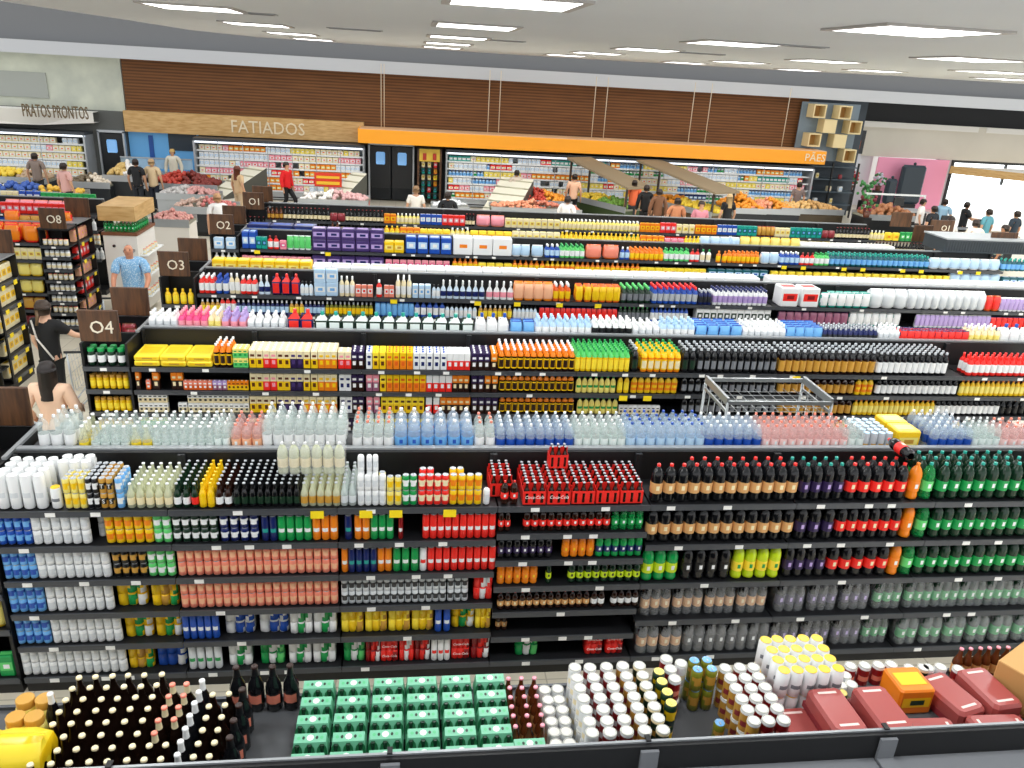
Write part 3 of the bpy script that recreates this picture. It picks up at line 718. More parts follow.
g1(6, '514~540 K6 p1.2; 584~625 KR p1.1', L7)
g1(1, '646~794 P1; 795~835 P2; 836~901 P3; 902~914 P4; 916~929 P5; 931~1040 P6', L5)
g1(2, '642~678 P7; 681~731 P8; 732~781 P9; 784~826 P2; 827~889 P3; 889~901 P4; 902~914 P5; 915~1040 P6', L5)
g1(3, '640~769 Q1; 775~873 Q2; 874~905 Q3; 907~1040 Q3', L5)
g1(4, '636~682 Q4; 683~768 Q5; 769~863 Q2; 864~889 Q3; 895~1035 Q6 p1.1', L5)
# bottle lying on the spine cap
kx = XA(900, 6.0, 1.95)
put('P3', XA(900, 5.7, 2.08), Y+.08, 2.085, 'lying across bottle tops of second gondola', 1, '', 0, False, R(-90))
# rear shelf of the second gondola
def rear(g, spec, z=1.84, ys=.58, **kw): runs(spec, GY[g]+ys, z+.001, ORDN[g].replace(' gondola', '')+' gondola rear shelf', YL=GY[g]+.65, zl=2.0, **kw)
rear(1, '38~50 w1; 50~76 w1 r3; 76~90 w8 r4; 90~130 w2 r5; 130~152 w8 r1; 152~214 w2 r5; 130~152 w2 r4 b.08; 214~230 wa r4; 231~262 w3 r4; 262~346 w1 r4; 352~394 w4 r4; 394~474 w5 r3; 474~496 w4 r3; 496~574 w6 r4; 574~626 wa r4; 626~705 w7 r4; 705~762 w6 r4; 762~848 w9 r4; 848~864 wa r3; 862~892 SV r5; 892~928 h4 b.05 r2; 930~972 w6 r5; 972~1000 wa r3; 1000~1060 w9 r3')
# ---------------------------------------------------------------- aisle four gondola
Y = GY[2]; LG = [1.63, 1.355, 1.08, .8, .5, .15]
nm = ['yellow cases and juice boxes', 'white and yellow cartons', 'orange and yellow cartons', 'amber juice bottles', 'green capped juice bottles', 'black grape bottles', 'gold labelled bottles', 'white labelled bottles', 'red juice bottles', 'last juice bottles']
for k in range(9): bay(2, Y, X0+BW*k, BW, LG, nm[k], ytag=[(1, .9), (1, .6)] if k == 4 else [(0, .25)] if k == 6 else None)
def gx(n, spec, **kw): runs(spec, Y, LG[n]+S, ORDN[GG].replace(' gondola', '')+' '+nth(n+1)+' shelf', **kw)
GG = 2
gx(0, '129~212 YP p1.0; 213~232 J1 r4; 233~248 cG s2 r3; 249~263 c1 r4; 263~277 c2 r4; 277~290 c1 r4; 290~303 c3 r4; 303~318 c1 r4; 318~337 c4 r4; 338~351 c2 r2; 351~364 c9 r3; 366~372 c7 r3; 372~386 c5 r3; 386~413 c6 r3; 413~426 c7 r3; 426~447 c7 r3; 447~470 c8 r3; 471~490 c9 r4; 490~498 cA r4; 498~575 J1 r5; 575~630 J2 r6; 630~640 J4 r4; 641~681 J3 r5; 682~696 J4 r4; 697~777 JB r4; 779~876 J5 r4; 877~948 J6 r5; 968~1045 j7 r3')
gx(0, '129~211 YP u.061')
gx(1, '130~140 cA; 145~151 cC; 152~160 cA; 171~183 cA; 183~212 cC; 212~227 cE; 227~248 cD; 250~263 c1; 263~277 c2; 277~290 c1; 290~303 c3; 303~318 c1; 318~337 c4; 339~351 c7; 351~364 c9; 366~379 cB; 380~386 c5; 386~413 c6; 413~426 c6; 426~439 c8; 439~452 c8; 452~469 cA; 471~484 c9; 484~498 cA; 499~574 j1; 576~616 jA; 617~630 j2; 631~678 j3; 681~776 jB; 778~855 j5; 856~874 j3; 876~958 j6; 960~1045 j8')
gx(2, '131~168 cF s2; 178~187 cF; 188~249 cF s2; 250~276 c1; 277~303 c3; 303~337 c4; 340~352 c7; 352~364 c9; 366~380 cB; 381~424 c5; 425~440 c8; 440~470 cA; 471~498 c9; 499~574 j1; 577~618 jA; 619~660 cF; 681~776 jB; 778~852 j5; 853~935 j8; 935~1000 j6; 1000~1045 j4')
gx(3, '134~168 cG s2; 168~180 cE; 181~249 cD s1; 250~337 c1; 340~364 c9; 366~424 c5; 425~470 c8; 471~640 cF; 640~776 jB; 778~960 j8')
rear(2, '148~178 q1 r3; 178~208 q2 r4; 208~221 q3 r4; 221~247 q4 r4; 247~286 q1 r3; 287~313 q6; 314~474 q5; 475~509 q7; 510~535 qa r2; 535~592 q8 r3; 592~632 q9 r3; 632~660 q1 r3; 660~695 q8 r3; 695~742 qa r4; 742~786 q1 r4; 786~822 qa r4; 822~878 qb r4; 878~900 q1 r3; 900~968 sO r3; 968~1000 q3 r3; 1000~1040 q7', flat=True)
# ---------------------------------------------------------------- aisle three gondola
Y = GY[3]; GG = 3; LG = [1.67, 1.37, 1.08, .75, .4, .15]
nm = ['red and blue cleaner bottles', 'blue bottles and soap packs', 'spray bottles', 'powder bags', 'orange refill bags', 'red capped blue bottles', 'white pouches', 'boxes with red print', 'teal bags and rolls', 'diaper packs', 'mixed cleaning goods']
for k in range(11): bay(3, Y, X0+BW*k, BW, LG[:4], nm[k], ytag=[(0, .3), (0, .9)] if k in (3, 4) else [(0, .3)] if k == 2 else None)
F = dict(flat=True)
gx(0, '197~215 s1 r3; 215~229 s2 r3; 229~240 s3; 240~257 s1 r2; 258~270 s4; 271~300 q6 p.8; 300~313 s9; 314~338 sB; 314~338 sB u.2; 339~355 s3 p.8; 355~373 sA; 375~383 s1; 384~394 sA; 395~412 s3 r3 p.8; 412~431 sB p.5; 432~440 s9; 440~485 s4; 486~514 s5; 514~553 sC r2; 553~571 sD r3; 575~592 sE r3; 592~620 sE r3; 621~651 sF r4; 652~698 sG r4; 699~712 qb r3; 713~768 sH r4; 779~820 sJ; 821~828 sK; 829~870 sK p.9 r2; 871~908 sN; 909~986 sN p.7; 986~1000 sP; 1000~1050 sI r2', **F)
gx(1, '197~220 s6; 220~236 s1; 236~256 s8; 256~289 s8; 289~304 s6; 304~325 s8; 325~373 s7; 375~414 qa p.6; 414~445 s2; 445~477 s9; 478~512 s6; 513~537 s9; 539~617 sO p.8; 618~649 sF p.8; 650~688 s2 p.8; 696~770 sL; 778~848 sM p.9; 849~900 sK p.9; 915~990 sI; 990~1040 sO', **F)
gx(2, '215~373 q1; 376~690 s9; 700~900 qb; 900~1040 sI', **F)
rear(3, '212~312 h4 p.8; 312~445 h5 r1; 445~520 h5; 520~760 h5; 770~1040 h5', flat=True, z=1.84)
# ---------------------------------------------------------------- aisle two gondola
Y = GY[4]; GG = 4; LG = [1.67, 1.38, 1.1, .7]
for k in range(12): bay(4, Y, X0+BW*k, BW, LG, ['red and pale packs', 'purple multipacks', 'blue towel packs', 'large white paper packs', 'hair product bottles', 'orange packs', 'mixed care packs', 'teal care packs', 'shampoo bottles', 'blue shampoo bottles', 'white packs', 'last white packs'][k], ytag=[(0, .3)] if k in (0, 1) else [(0, .3), (0, .7)] if k > 7 else None)
gx(0, '242~256 h2 p.6; 256~267 vA; 267~279 hJ; 279~287 hD; 287~311 hK; 312~384 h1 s1; 384~404 h4; 405~452 h2; 453~512 h3; 512~530 hI; 530~545 hI; 545~560 h9 r2; 560~585 h8 r3; 585~620 hH; 620~630 h9; 630~664 hB r3; 664~690 h8 r2; 690~700 hJ; 700~712 h7; 716~728 hB; 728~760 hB r2; 761~779 hI p.8; 780~800 h9 r2; 800~815 hJ; 815~830 h8 r2; 830~930 hC r3; 930~1000 hI; 1002~1040 hC r2', **F)
gx(0, '312~384 h1 u.2', **F)
gx(1, '242~311 hD; 312~384 h1; 385~450 hD p1.1; 452~478 hB; 478~512 hE; 512~545 hB; 545~575 hA; 575~640 hB; 640~706 hE; 708~768 hF; 770~880 hE p1.2; 880~950 hE p1.1; 950~1000 hI; 1002~1040 hF', **F)
gx(2, '242~262 hG; 262~285 hB; 285~311 hE; 312~384 hE; 385~450 vB; 452~640 hI; 640~768 hI; 770~1040 hI', **F)
rear(4, '241~316 h6; 330~340 v2; 384~400 v4; 400~420 v9; 420~450 vB; 450~470 v3; 470~512 vB; 512~560 v8; 560~640 v4; 640~664 v9; 664~684 hD; 684~700 v4; 700~740 hI; 740~800 vE; 800~895 h5', flat=True)
# ---------------------------------------------------------------- aisle one gondola
Y = GY[5]; GG = 5; LG = [1.72, 1.42, 1.1]
for k in range(11): bay(5, Y, X0+BW*k, BW, LG, ['dark spirit bottles', 'wine bottles', 'blue and red packs', 'pink and cream packs', 'pale sauce bottles', 'white sauce bottles', 'orange packs', 'cream packs', 'teal packs', 'dark bottles', 'yellow and teal packs'][k], rear=None, rim=2.0)
gx(0, '263~283 v2; 283~330 v1; 330~345 vK; 345~384 v1; 384~396 v9; 396~420 v3; 420~442 v5; 442~465 v6; 465~475 v1; 476~505 v7; 505~535 v8; 535~560 v8; 560~640 v3 r2; 640~660 v9; 660~676 v6; 676~695 v8; 695~717 v9; 717~737 v5; 737~757 vA; 757~775 vF p.6; 775~790 v8; 790~822 vA; 822~835 vK; 835~870 v1; 870~885 v3; 885~900 vB; 900~925 vC', **F)
gx(1, '263~330 v1; 330~345 vB; 345~384 v1; 384~420 v9; 420~470 v4; 470~512 v9; 512~560 v8; 560~590 v4; 590~625 vB; 625~640 vC; 640~665 v9; 665~685 v6; 685~700 v8; 700~760 v3; 760~800 vB; 800~830 vE; 830~925 v1', **F)
# ---------------------------------------------------------------- the building
struct('floor', MB().box(-24, 36, .5, 48, -.1, 0, M_FLOOR))
ZC = 5.46
edge = [(-40, -8), (0, 1), (60, 10), (128, 20), (190, 30), (256, 37), (384, 46), (512, 54.5), (640, 62), (768, 69.5), (896, 76), (1024, 84), (1100, 88)]
EP = [onZ(x, y, ZC) for x, y in edge]; EP = [Vector((p.x, min(p.y, 31.2), p.z)) for p in EP]
cm_ = MB(); V = [(p.x, p.y, ZC) for p in EP]
poly = [(-24, EP[0].y)]+[(p.x, p.y) for p in EP]+[(34, EP[-1].y), (34, -6), (-24, -6)]
n = len(poly)
cm_.add([(x, y, ZC) for x, y in poly]+[(x, y, ZC+.12) for x, y in poly], [tuple(range(n-1, -1, -1)), tuple(range(n, 2*n))]+[(i, (i+1) % n, n+(i+1) % n, n+i) for i in range(n)], M_CEIL)
struct('ceiling', cm_)
# recessed cove between the ceiling edge and the fascia
M_COVE = mat('787a7c', .9)
ZF0, ZF1 = 4.57, 5.0
pts = [(-24, EP[0].y)]+[(p.x, p.y) for p in EP]+[(34, EP[-1].y)]
struct('trim_1', MB().box(-30, 40, 31.9, 32.1, ZF1-.02, 9, M_COVE))
struct('trim_2', MB().box(-24, 34, 31.45, 31.75, ZF0, ZF1, mat('c2c5c8', .7)))
# back wall pieces
struct('wall_back', MB().box(-10.3, 15.6, 31.9, 32.2, 2.0, 4.6, M_SLATS).box(-10.3, 15.6, 31.95, 32.2, 0, 2.0, mat('2a2a2c', .6)))
struct('wall_back_concrete', MB().box(-24, -10.35, 31.95, 32.25, 2.78, 4.6, M_CONC).box(-24, -12.9, 31.9, 31.95, 3.1, 3.95, mat('a2a69f', .8)).box(-24, -10.35, 31.6, 32.25, 0, 2.78, mat('5d5f5c', .8)))
struct('wall_back_right', MB().box(15.6, 18.35, 32.3, 32.5, 0, 4.6, mat('39434c', .6)))
R6 = mat('17191b', .7)
struct('wall_right_back', MB().box(17.5, 36, 36.0, 36.3, 3.6, 5.2, R6))
# recessed dark round diffusers on the black strip
bw = MB()
bw.box(18, 36, 35.3, 36.0, 2.25, 3.72, M_BEIGE); bw.box(19.8, 25.6, 35.25, 35.3, 3.5, 3.72, mat('eae8e2', .7)); bw.box(26, 36, 35.25, 35.3, 3.5, 3.72, mat('eae8e2', .7))
struct('trim_3', bw)
struct('wall_storefront', MB().box(18, 21, 35.6, 35.9, 0, 2.25, mat('e4e8ec', .7)).box(24.3, 24.9, 35.6, 35.9, 0, 2.25, mat('dfe3e6', .7)).box(21, 36, 39.5, 39.7, 0, 3, mat('f0f0ee', .8)))
# shop windows; the pane glows by itself in place of daylight
wn = empty('window_1', (0, 0, 0)); tag(wn, kind='structure')
part('window_frame', MB().box(24.9, 36, 35.5, 35.6, 2.12, 2.25, mat('2c3236')).box(24.9, 25.0, 35.5, 35.6, 0, 2.12, mat('2c3236')).box(27.6, 27.7, 35.5, 35.6, 1.2, 2.12, mat('2c3236')).box(30.5, 30.6, 35.5, 35.6, 0, 2.12, mat('2c3236')), wn)
part('pane', MB().box(25, 36, 35.62, 35.64, 0, 2.12, mat('f4fbff', .2, emit=2.4)), wn, 'bright daylit glass')
# ceiling lights
M_DIF = mat('ffffff', .5, emit=3.2); M_FRM = mat('b0aca8', .6)
gridX = [-2.87+3.72*i for i in range(-2, 10)]; gridY = [3.0, 7.55, 12.05, 16.6, 21.2, 25.6]  # rightmost columns are added out of view to brighten the storefront
fr = MB().box(-.6, -.52, -.6, .6, -.02, 0, M_FRM).box(.52, .6, -.6, .6, -.02, 0, M_FRM).box(-.52, .52, -.6, -.52, -.02, 0, M_FRM).box(-.52, .52, .52, .6, -.02, 0, M_FRM).mesh('frame')
df = MB().box(-.52, .52, -.52, .52, -.02, -.001, M_DIF).mesh('diffuser')
def inside(x, y):
    for a, b in zip(pts, pts[1:]):
        if a[0] <= x <= b[0]: return y < a[1]+(b[1]-a[1])*(x-a[0])/max(1e-6, b[0]-a[0])-1
    return False
for iy, y in enumerate(gridY):
    for ix, x in enumerate(gridX):
        if not inside(x, y): continue
        vis = y > 5
        if vis:
            o = empty('ceiling_light', (x, y, ZC-.001)); tag(o, f'square recessed ceiling light, {nth(ix+1)} along in {nth(iy)} row from mezzanine', 'ceiling light', 'recessed ceiling lights')
            link('frame', fr, o); link('diffuser', df, o)
        if iy % 1 == 0:
            ld = bpy.data.lights.new('panel_lamp', 'AREA'); ld.shape = 'SQUARE'; ld.size = 1.04; ld.energy = 62; ld.color = (.98, .99, 1)
            lo = bpy.data.objects.new('panel_lamp', ld); COL.objects.link(lo); lo.location = (x, y, ZC-.05)
for px, py in ((240, 12), (355, 29), (700, 53), (792, 45), (500, 40)):
    p = onZ(px, py, ZC)
    o = empty('ceiling_vent', (p.x, p.y, ZC-.001)); tag(o, f'slim grey ceiling vent near {["first", "second", "third", "fourth", "fifth"][[240, 355, 700, 792, 500].index(px)]} light bay', 'vent')
    part('frame', MB().box(-.5, .5, -.12, .12, -.015, 0, mat('9a9c9e')), o); part('grille', MB().box(-.46, .46, -.08, -.03, -.02, -.015, mat('6a6c6e')).box(-.46, .46, .03, .08, -.02, -.015, mat('6a6c6e')), o)
# ---------------------------------------------------------------- back wall fittings
M_BK = mat('0a0b0c', .4); M_STL = mat('b9bec2', .3, metal=.5); M_WHT = mat('e9ecec', .5)
def case(x0, x1, label, n, ztop=2.08, inner='dfe6ea', nsh=6):
    o = empty('refrigerated_case', ((x0+x1)/2, 31.3, 0)); tag(o, label, 'refrigerated case'); a, b = x0-(x0+x1)/2, x1-(x0+x1)/2
    part('base', MB().box(a, b, -.55, .5, .0, .18, M_BK).box(a, b, -.62, -.55, .12, .3, M_STL).box(a, b, -.7, -.66, .05, .09, M_STL), o)
    part('back_panel', MB().box(a, b, .42, .5, .18, ztop-.1, mat(inner, .5)), o)
    part('canopy', MB().box(a, b, -.5, .5, ztop-.1, ztop, mat('3b4046')).box(a, b, -.5, -.46, ztop-.16, ztop-.1, mat('dfe6f0', .4, emit=1.2)), o)
    for s in (a, b-.06): part('side_panel', MB().box(s, s+.06, -.55, .5, .18, ztop-.1, M_STL), o)
    for k in range(nsh): 
        z = .32+k*(ztop-.5)/nsh; y0 = -.5+.05*k
        part('shelf', MB().box(a+.06, b-.06, y0, .42, z-.02, z, M_WHT).box(a+.06, b-.06, y0-.01, y0, z-.04, z+.02, M_WHT), o)
    for k in range(1, n): part('mullion', MB().box(a+(b-a)*k/n-.012, a+(b-a)*k/n+.012, -.54, -.52, .3, ztop-.1, M_STL), o)
    return o
PP('''
k1|chilled_pack|pack|white chilled pack|box|.17|.2|wht pbl wht|.15
k2|chilled_pack|pack|yellow chilled pack|box|.17|.2|pyl ylw wht|.15
k3|chilled_pack|pack|pink chilled pack|box|.2|.2|pnk wht red|.15
k4|chilled_bottle|bottle|blue chilled bottle|flask|.13|.2|pbl lbl blu
k5|chilled_bottle|bottle|white chilled bottle|flask|.13|.2|wht grn grn
k6|chilled_pack|pack|red chilled pack|box|.2|.2|red wht yel|.15
k7|chilled_pack|pack|teal chilled pack|box|.16|.2|tel wht wht|.15
k8|chilled_pack|pack|orange chilled pack|box|.18|.2|org pyl wht|.15
k9|chilled_pack|pack|cream chilled pack|box|.2|.2|crm wht org|.15
kx|chilled_pack|pack|navy chilled pack|box|.17|.2|nvy pbl wht|.15
''')
def stock(x0, x1, weights, place, ztop=2.08, nsh=6, full=.97):
    for k in range(nsh-1, -1, -1):
        z = .32+k*(ztop-.5)/nsh; x = x0+.12; y = 31.3-.5+.05*k
        key = None
        while x < x1-.2:
            if key is None or random.random() < .22: key = random.choices(list(weights), list(weights.values()))[0]
            w = T[key]['w']
            if random.random() < full: put(key, x+w/2, y+.1, z+.001, place+' '+nth(k+1)+' shelf up', 1, flat=True)
            x += w*1.04
case(1.25, 15.8, 'long refrigerated dairy case with white shelves beneath the orange canopy', 14)
stock(1.25, 15.7, dict(k1=4, k2=4, k3=3, k4=4, k5=3, k6=1.5, k7=1.5, k8=2, k9=3, kx=1), 'long dairy case')
case(-7.8, -1.75, 'refrigerated case of sliced foods beneath the oak fascia', 7)
stock(-7.8, -1.8, dict(k1=4, k9=5, k3=2, k6=1, k8=2, k2=2), 'sliced food case')
case(-20.5, -11.45, 'white refrigerated case of ready meals at the concrete wall', 6, inner='f4f4ee')
stock(-17, -11.6, dict(k1=3, k9=6, k3=1.5, k2=1.5), 'ready meal case')
# swing doors
def swing(x0, x1, lab, n, double):
    d = empty(f'door_{n}', ((x0+x1)/2, 31.5, 0)); tag(d, kind='structure'); w = x1-x0
    part('door_frame', MB().box(-w/2-.06, -w/2, -.05, .1, 0, 2.1, M_STL).box(w/2, w/2+.06, -.05, .1, 0, 2.1, M_STL).box(-w/2-.06, w/2+.06, -.05, .1, 2.06, 2.14, M_STL), d)
    for s in ((-1, 1) if double else (0,)):
        a, b = ((-w/2, -.008) if s < 0 else (.008, w/2)) if double else (-w/2, w/2)
        l = part('leaf', MB().bbox(a, b, 0, .06, .04, 2.04, mat('101418', .35), .02), d); c = (a+b)/2
        part('window', MB().bbox(c-.17, c+.17, -.015, -.002, 1.36, 1.82, mat('7fb0e0', .15, emit=.35), .05), l)
        part('kick_plate', MB().box(a+.03, b-.03, -.01, -.001, .06, .5, mat('1c2024', .3, metal=.5)), l)
swing(-1.58, .02, 'black double swing doors', 1, True); swing(-11.2, -10.4, '', 2, False)
# oak fascia with lettering
o = empty('fascia_board', (-6.05, 31.6, 2.48)); tag(o, 'pale oak fascia board lettered FATIADOS above the sliced food case', 'fascia')
part('board', MB().box(-4.25, 4.25, -.1, .25, -.36, .36, M_LIGHTWOOD), o)
txt('FATIADOS', .62, mat('e8d9b8', .4), o, (.78, -.12, -.02), (R(90), 0, 0), .01, sx=.92)
# orange canopy
o = empty('orange_canopy', (6.8, 30.9, 2.2)); tag(o, 'long orange canopy hung in front of the wooden slat wall', 'canopy')
part('front_panel', MB().box(-8.7, 9.2, -.45, -.4, 0, .48, mat('ffa81c', .4)).box(-8.75, -8.7, -.45, .9, 0, .5, mat('ffa81c', .4)), o)
part('top_panel', MB().box(-8.7, 9.2, -.44, .9, .48, .5, mat('e8b98a', .6)), o)
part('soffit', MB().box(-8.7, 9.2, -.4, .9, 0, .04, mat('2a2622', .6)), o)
txt('PÃES', .4, mat('f4e4c0', .4), o, (8.75, -.47, .23), (R(90), 0, 0), .01)
for px in (381, 384, 489, 500, 595, 607, 694, 711, 790):
    x = onY(px, 110, 31).x; 
    c = link('hanging_cable', MB().bar((0, 0, 0), (0, 0, 2.2), .014, mat('d8c8ae', .4)).mesh('hanging_cable')); c.location = (x, 31.2, 2.71)
    tag(c, f'thin pale cable holding up the orange canopy, {nth((381, 384, 489, 500, 595, 607, 694, 711, 790).index(px)+1)} from its left end', 'cable', 'canopy cables')
# white canopy with lettering at the left
o = empty('white_canopy', (-14.35, 30.4, 2.25)); tag(o, 'white canopy lettered PRATOS PRONTOS over the ready meal case', 'canopy')
q = MB(); q.add([(-7, -.5, 0), (1.4, .6, 0), (3.2, .6, .15), (3.2, .6, .5), (-7, -.5, .6), (-7, 1.2, .6), (3.2, 1.2, .5), (-7, 1.2, 0), (3.2, 1.2, .15)], [(0, 1, 2, 3, 4), (4, 3, 6, 5), (0, 7, 8, 2, 1)], mat('f1efe8', .6)); part('panel', q, o)
txt('PRATOS PRONTOS', .6, mat('6a5636', .5), o, (2.15, .12, .48), (R(90), 0, 0), .02, sx=.42)
# tall display beside the doors
o = empty('snack_display', (.65, 31.2, 0)); tag(o, 'tall wood framed snack display between black doors and dairy case', 'display')
part('frame', MB().box(-.45, -.38, -.3, .3, 0, 2.05, M_SIGNWOOD).box(.38, .45, -.3, .3, 0, 2.05, M_SIGNWOOD).box(-.38, .38, .22, .3, 0, 2.05, mat('6e5a3c')), o)
part('header', MB().box(-.38, .38, -.3, -.2, 1.6, 2.05, mat('d9b43c')).box(-.25, -.12, -.33, -.3, 1.66, 1.9, mat('b0301c')).box(.12, .25, -.33, -.3, 1.66, 1.9, mat('b0301c')), o)
for k in range(6):
    part('shelf', MB().box(-.38, .38, -.3, .22, .2+k*.23, .22+k*.23, M_BK), o)
    for i in range(3): put(random.choice(['v9', 'vB', 'v6', 'v8', 'vA']), .42+.23*i, 31.12, .221+k*.23, 'snack display '+nth(k+1)+' shelf up', 1, flat=True)
# butchery window, its blue light put into the back panel's colour and glow
o = empty('butchery_counter', (-9, 31.2, 0)); tag(o, 'blue lit butchery counter with glass front below the oak fascia', 'counter')
part('back_panel', MB().box(-1.3, 1.15, .6, .7, 0, 2.1, mat('5e9ed0', .4, emit=.15)).box(-.6, -.45, .55, .6, .9, 2.0, mat('1e4f9c')).box(.1, 1.1, .55, .6, 1.5, 2.1, mat('22303c')), o)
part('counter', MB().bbox(-1.3, 1.15, -.5, .1, 0, .8, mat('8f989c', .3), .03), o)
part('glass_front', MB().box(-1.3, 1.15, -.52, -.5, .95, 1.3, mat('cfe6f0', .1, alpha=.35)), o); part('rail', MB().box(-1.3, 1.15, -.55, -.5, 1.3, 1.34, M_STL), o)
# wooden cube wall
M_CUB = mat('e3cf9c', .5); M_CUBI = mat('b98b4c', .6); M_GL = mat('6c7c88', .3)
o = empty('cube_shelf', (15.55, 31.3, 2.25)); tag(o, 'chequered wall shelf of wooden cubes beyond the orange canopy', 'wall shelf')
part('backboard', MB().box(-.35, 2.1, .3, .35, 0, 2.2, M_GL), o)
pat = [[0, 0, 0, 2, 0, 1], [0, 1, 0, 1, 1, 0][:6], [0, 0, 1, 0, 2, 0]]
cells = [(0, 3, 1), (2, 3, 1), (1, 2, 2), (0, 1, 1), (3, 2, 1), (2, 1, 2), (3, 0, 1)]
for cx, cz, ty in cells:
    a = cx*.53-.1; z = cz*.54+.02; m = MB(); e = .05
    if ty == 2: m.box(a, a+.52, -.25, .3, z, z+.5, M_CUB)
    else:
        m.box(a, a+e, -.25, .3, z, z+.5, M_CUB).box(a+.52-e, a+.52, -.25, .3, z, z+.5, M_CUB).box(a+e, a+.52-e, -.25, .3, z, z+e, M_CUB).box(a+e, a+.52-e, -.25, .3, z+.5-e, z+.5, M_CUB).box(a+e, a+.52-e, .2, .3, z+e, z+.5-e, M_CUBI)
    part('cube', m, o)
# bakery shelving between the dairy case and the storefront
o = empty('bakery_rack', (17, 31.9, 0)); tag(o, 'dark metal bakery rack below the cube shelf', 'rack')
for x in (-1.1, 0, 1.1): part('post', MB().box(x-.03, x+.03, -.3, -.24, 0, 2.2, M_BK), o)
for z in (.5, 1.0, 1.5, 2.0): part('shelf', MB().box(-1.1, 1.1, -.3, .3, z, z+.04, mat('46545e')), o)
for i, (x, z) in enumerate(((-.8, .54), (-.4, .54), (.3, .54), (-.7, 1.04), (.1, 1.04), (.6, 1.04), (-.5, 1.54), (.5, 1.54))):
    put(['k9', 'k1', 'v8', 'vK'][i % 4], 17+x, 31.85, z+.001, 'bakery rack', 1, flat=True)
# pink shutter and storefront pieces
o = link('pink_banner', MB().bbox(-1.75, 1.75, -.03, .03, 0, 2.24, mat('ffa6c6', .6), .02).mesh('pink_banner')); o.location = (22.7, 35.1, .0); tag(o, 'large plain pink banner hanging on the storefront', 'banner')
for nm_, x, y, w_, h_, lab in (('printed_column', 19.55, 35.0, .9, 2.8, 'pale printed column poster beside the pink banner'), ('dark_poster', 19.5, 34.9, 1.0, 1.0, 'black poster with an orange flame print above the bakery')):
    o = empty(nm_, (x, y, 0 if h_ > 2 else 2.35)); tag(o, lab, 'poster')
    part('sheet', MB().box(-w_/2, w_/2, -.02, .02, 0, h_*.85 if h_ > 2 else h_, mat('dfe2ea') if h_ > 2 else mat('23262c')), o)
    part('print', MB().bbox(-w_*.3, w_*.3, -.03, -.021, .2, .6, mat('d3b0bc') if h_ > 2 else mat('d8743c'), .05), o)
# pale canopy over the checkouts
o = empty('checkout_canopy', (25.0, 33.6, 1.62)); tag(o, 'slanted pale wooden canopy over the checkout by the windows', 'canopy')
q = MB(); V = [(-1.2, .4, .15), (3.4, -3.2, .1), (7.5, -3.2, .1), (7.5, .4, .15)]
V += [(a, b, c+.32) for a, b, c in V]
q.add(V, [(3, 2, 1, 0), (4, 5, 6, 7), (1, 2, 6, 5), (2, 3, 7, 6)], mat('d8d3c8', .6)); part('roof', q, o)
part('front_beam', MB().add(V, [(0, 1, 5, 4), (3, 0, 4, 7)], M_LIGHTWOOD) or MB_LAST, o) if 0 else None
q = MB(); q.add(V, [(0, 1, 5, 4), (3, 0, 4, 7)], M_LIGHTWOOD); part('front_beam', q, o)
for a, b in ((3.3, -3.0), (7.3, -3.0)): part('post', MB().box(a, a+.08, b, b+.08, -1.62, .1, M_WHT), o)
w = bpy.data.worlds.new('world'); SC.world = w; w.use_nodes = True
w.node_tree.nodes['Background'].inputs[0].default_value = (.97, .98, 1, 1); w.node_tree.nodes['Background'].inputs[1].default_value = 1.05
SC.view_settings.view_transform = 'Standard'; SC.view_settings.look = 'None'; SC.view_settings.exposure = .25; SC.view_settings.gamma = 1
SC.view_settings.use_curve_mapping = False
# ---------------------------------------------------------------- gondola ends, aisle boards
def board(x, y, z, w, h, num, place, rz=0, wood=None):
    o = empty('aisle_sign', (x, y, z)); o.rotation_euler.z = rz
    tag(o, (f'walnut aisle board numbered {num}, ' if num else 'plain walnut board, ')+place, 'sign', 'walnut aisle boards')
    part('board', MB().bbox(-w/2, w/2, -.02, .02, 0, h, wood or M_SIGNWOODV, .006), o)
    for s in (-1, 1): part('bracket', MB().box(s*w*.35-.015, s*w*.35+.015, .02, .035, .0, h*.5, M_STL), o)
    if num: txt('O'+num[1:], .2, mat('e6ddc8', .4), o, (.03 if w < .5 else .1, -.024, h*.45), (R(90), 0, 0), .004, sx=.95)
def endcap(g, x0, x1, Y, levels, what, num, rear=True, side_gondola='', deck=1.7):
    o = empty('end_shelf_unit', (x0, Y, 0)); w = x1-x0
    tag(o, what, 'shelf unit')
    part('plinth', MB().box(0, w, .02, 1.06, 0, .1, M_BLK), o)
    for a in (0, w-.025): part('side_panel', MB().box(a, a+.025, .02, 1.06, .1, 1.9, M_BLK), o)
    part('back_panel', MB().box(.025, w-.025, .4, .44, .1, 1.9, M_BLK).box(.025, w-.025, 1.03, 1.06, .1, 1.9, M_BLK), o)
    part('deck', MB().box(.025, w-.025, .44, 1.03, deck-.02, deck, M_BLK), o)
    part('top_rim', MB().box(-.005, w+.005, 1.04, 1.075, 1.9, 1.925, M_RIM).box(w-.03, w+.005, .42, 1.04, 1.9, 1.925, M_RIM).box(-.005, .02, .42, 1.04, 1.9, 1.925, M_RIM), o)
    for z in levels: add_shelf(o, .0, 0, z, w, .38, (w*.45,))
    board(x0+w*.45, Y+.05, 1.92, w*.84, .35, num, 'front of the '+ORDN[g]+side_gondola+' end unit')
    if rear: board(x0+w*.5, Y+1.0, 1.93, w*.86, .34, None, 'rear of the '+ORDN[g]+side_gondola+' end unit')
EL = [1.63, 1.36, 1.09, .83, .5, .15]
endcap(1, -3.58, -3.08, GY[1], [1.62, 1.3, .95, .62, .15], 'black end unit with snack packs beside the white beer cans', '05', True)
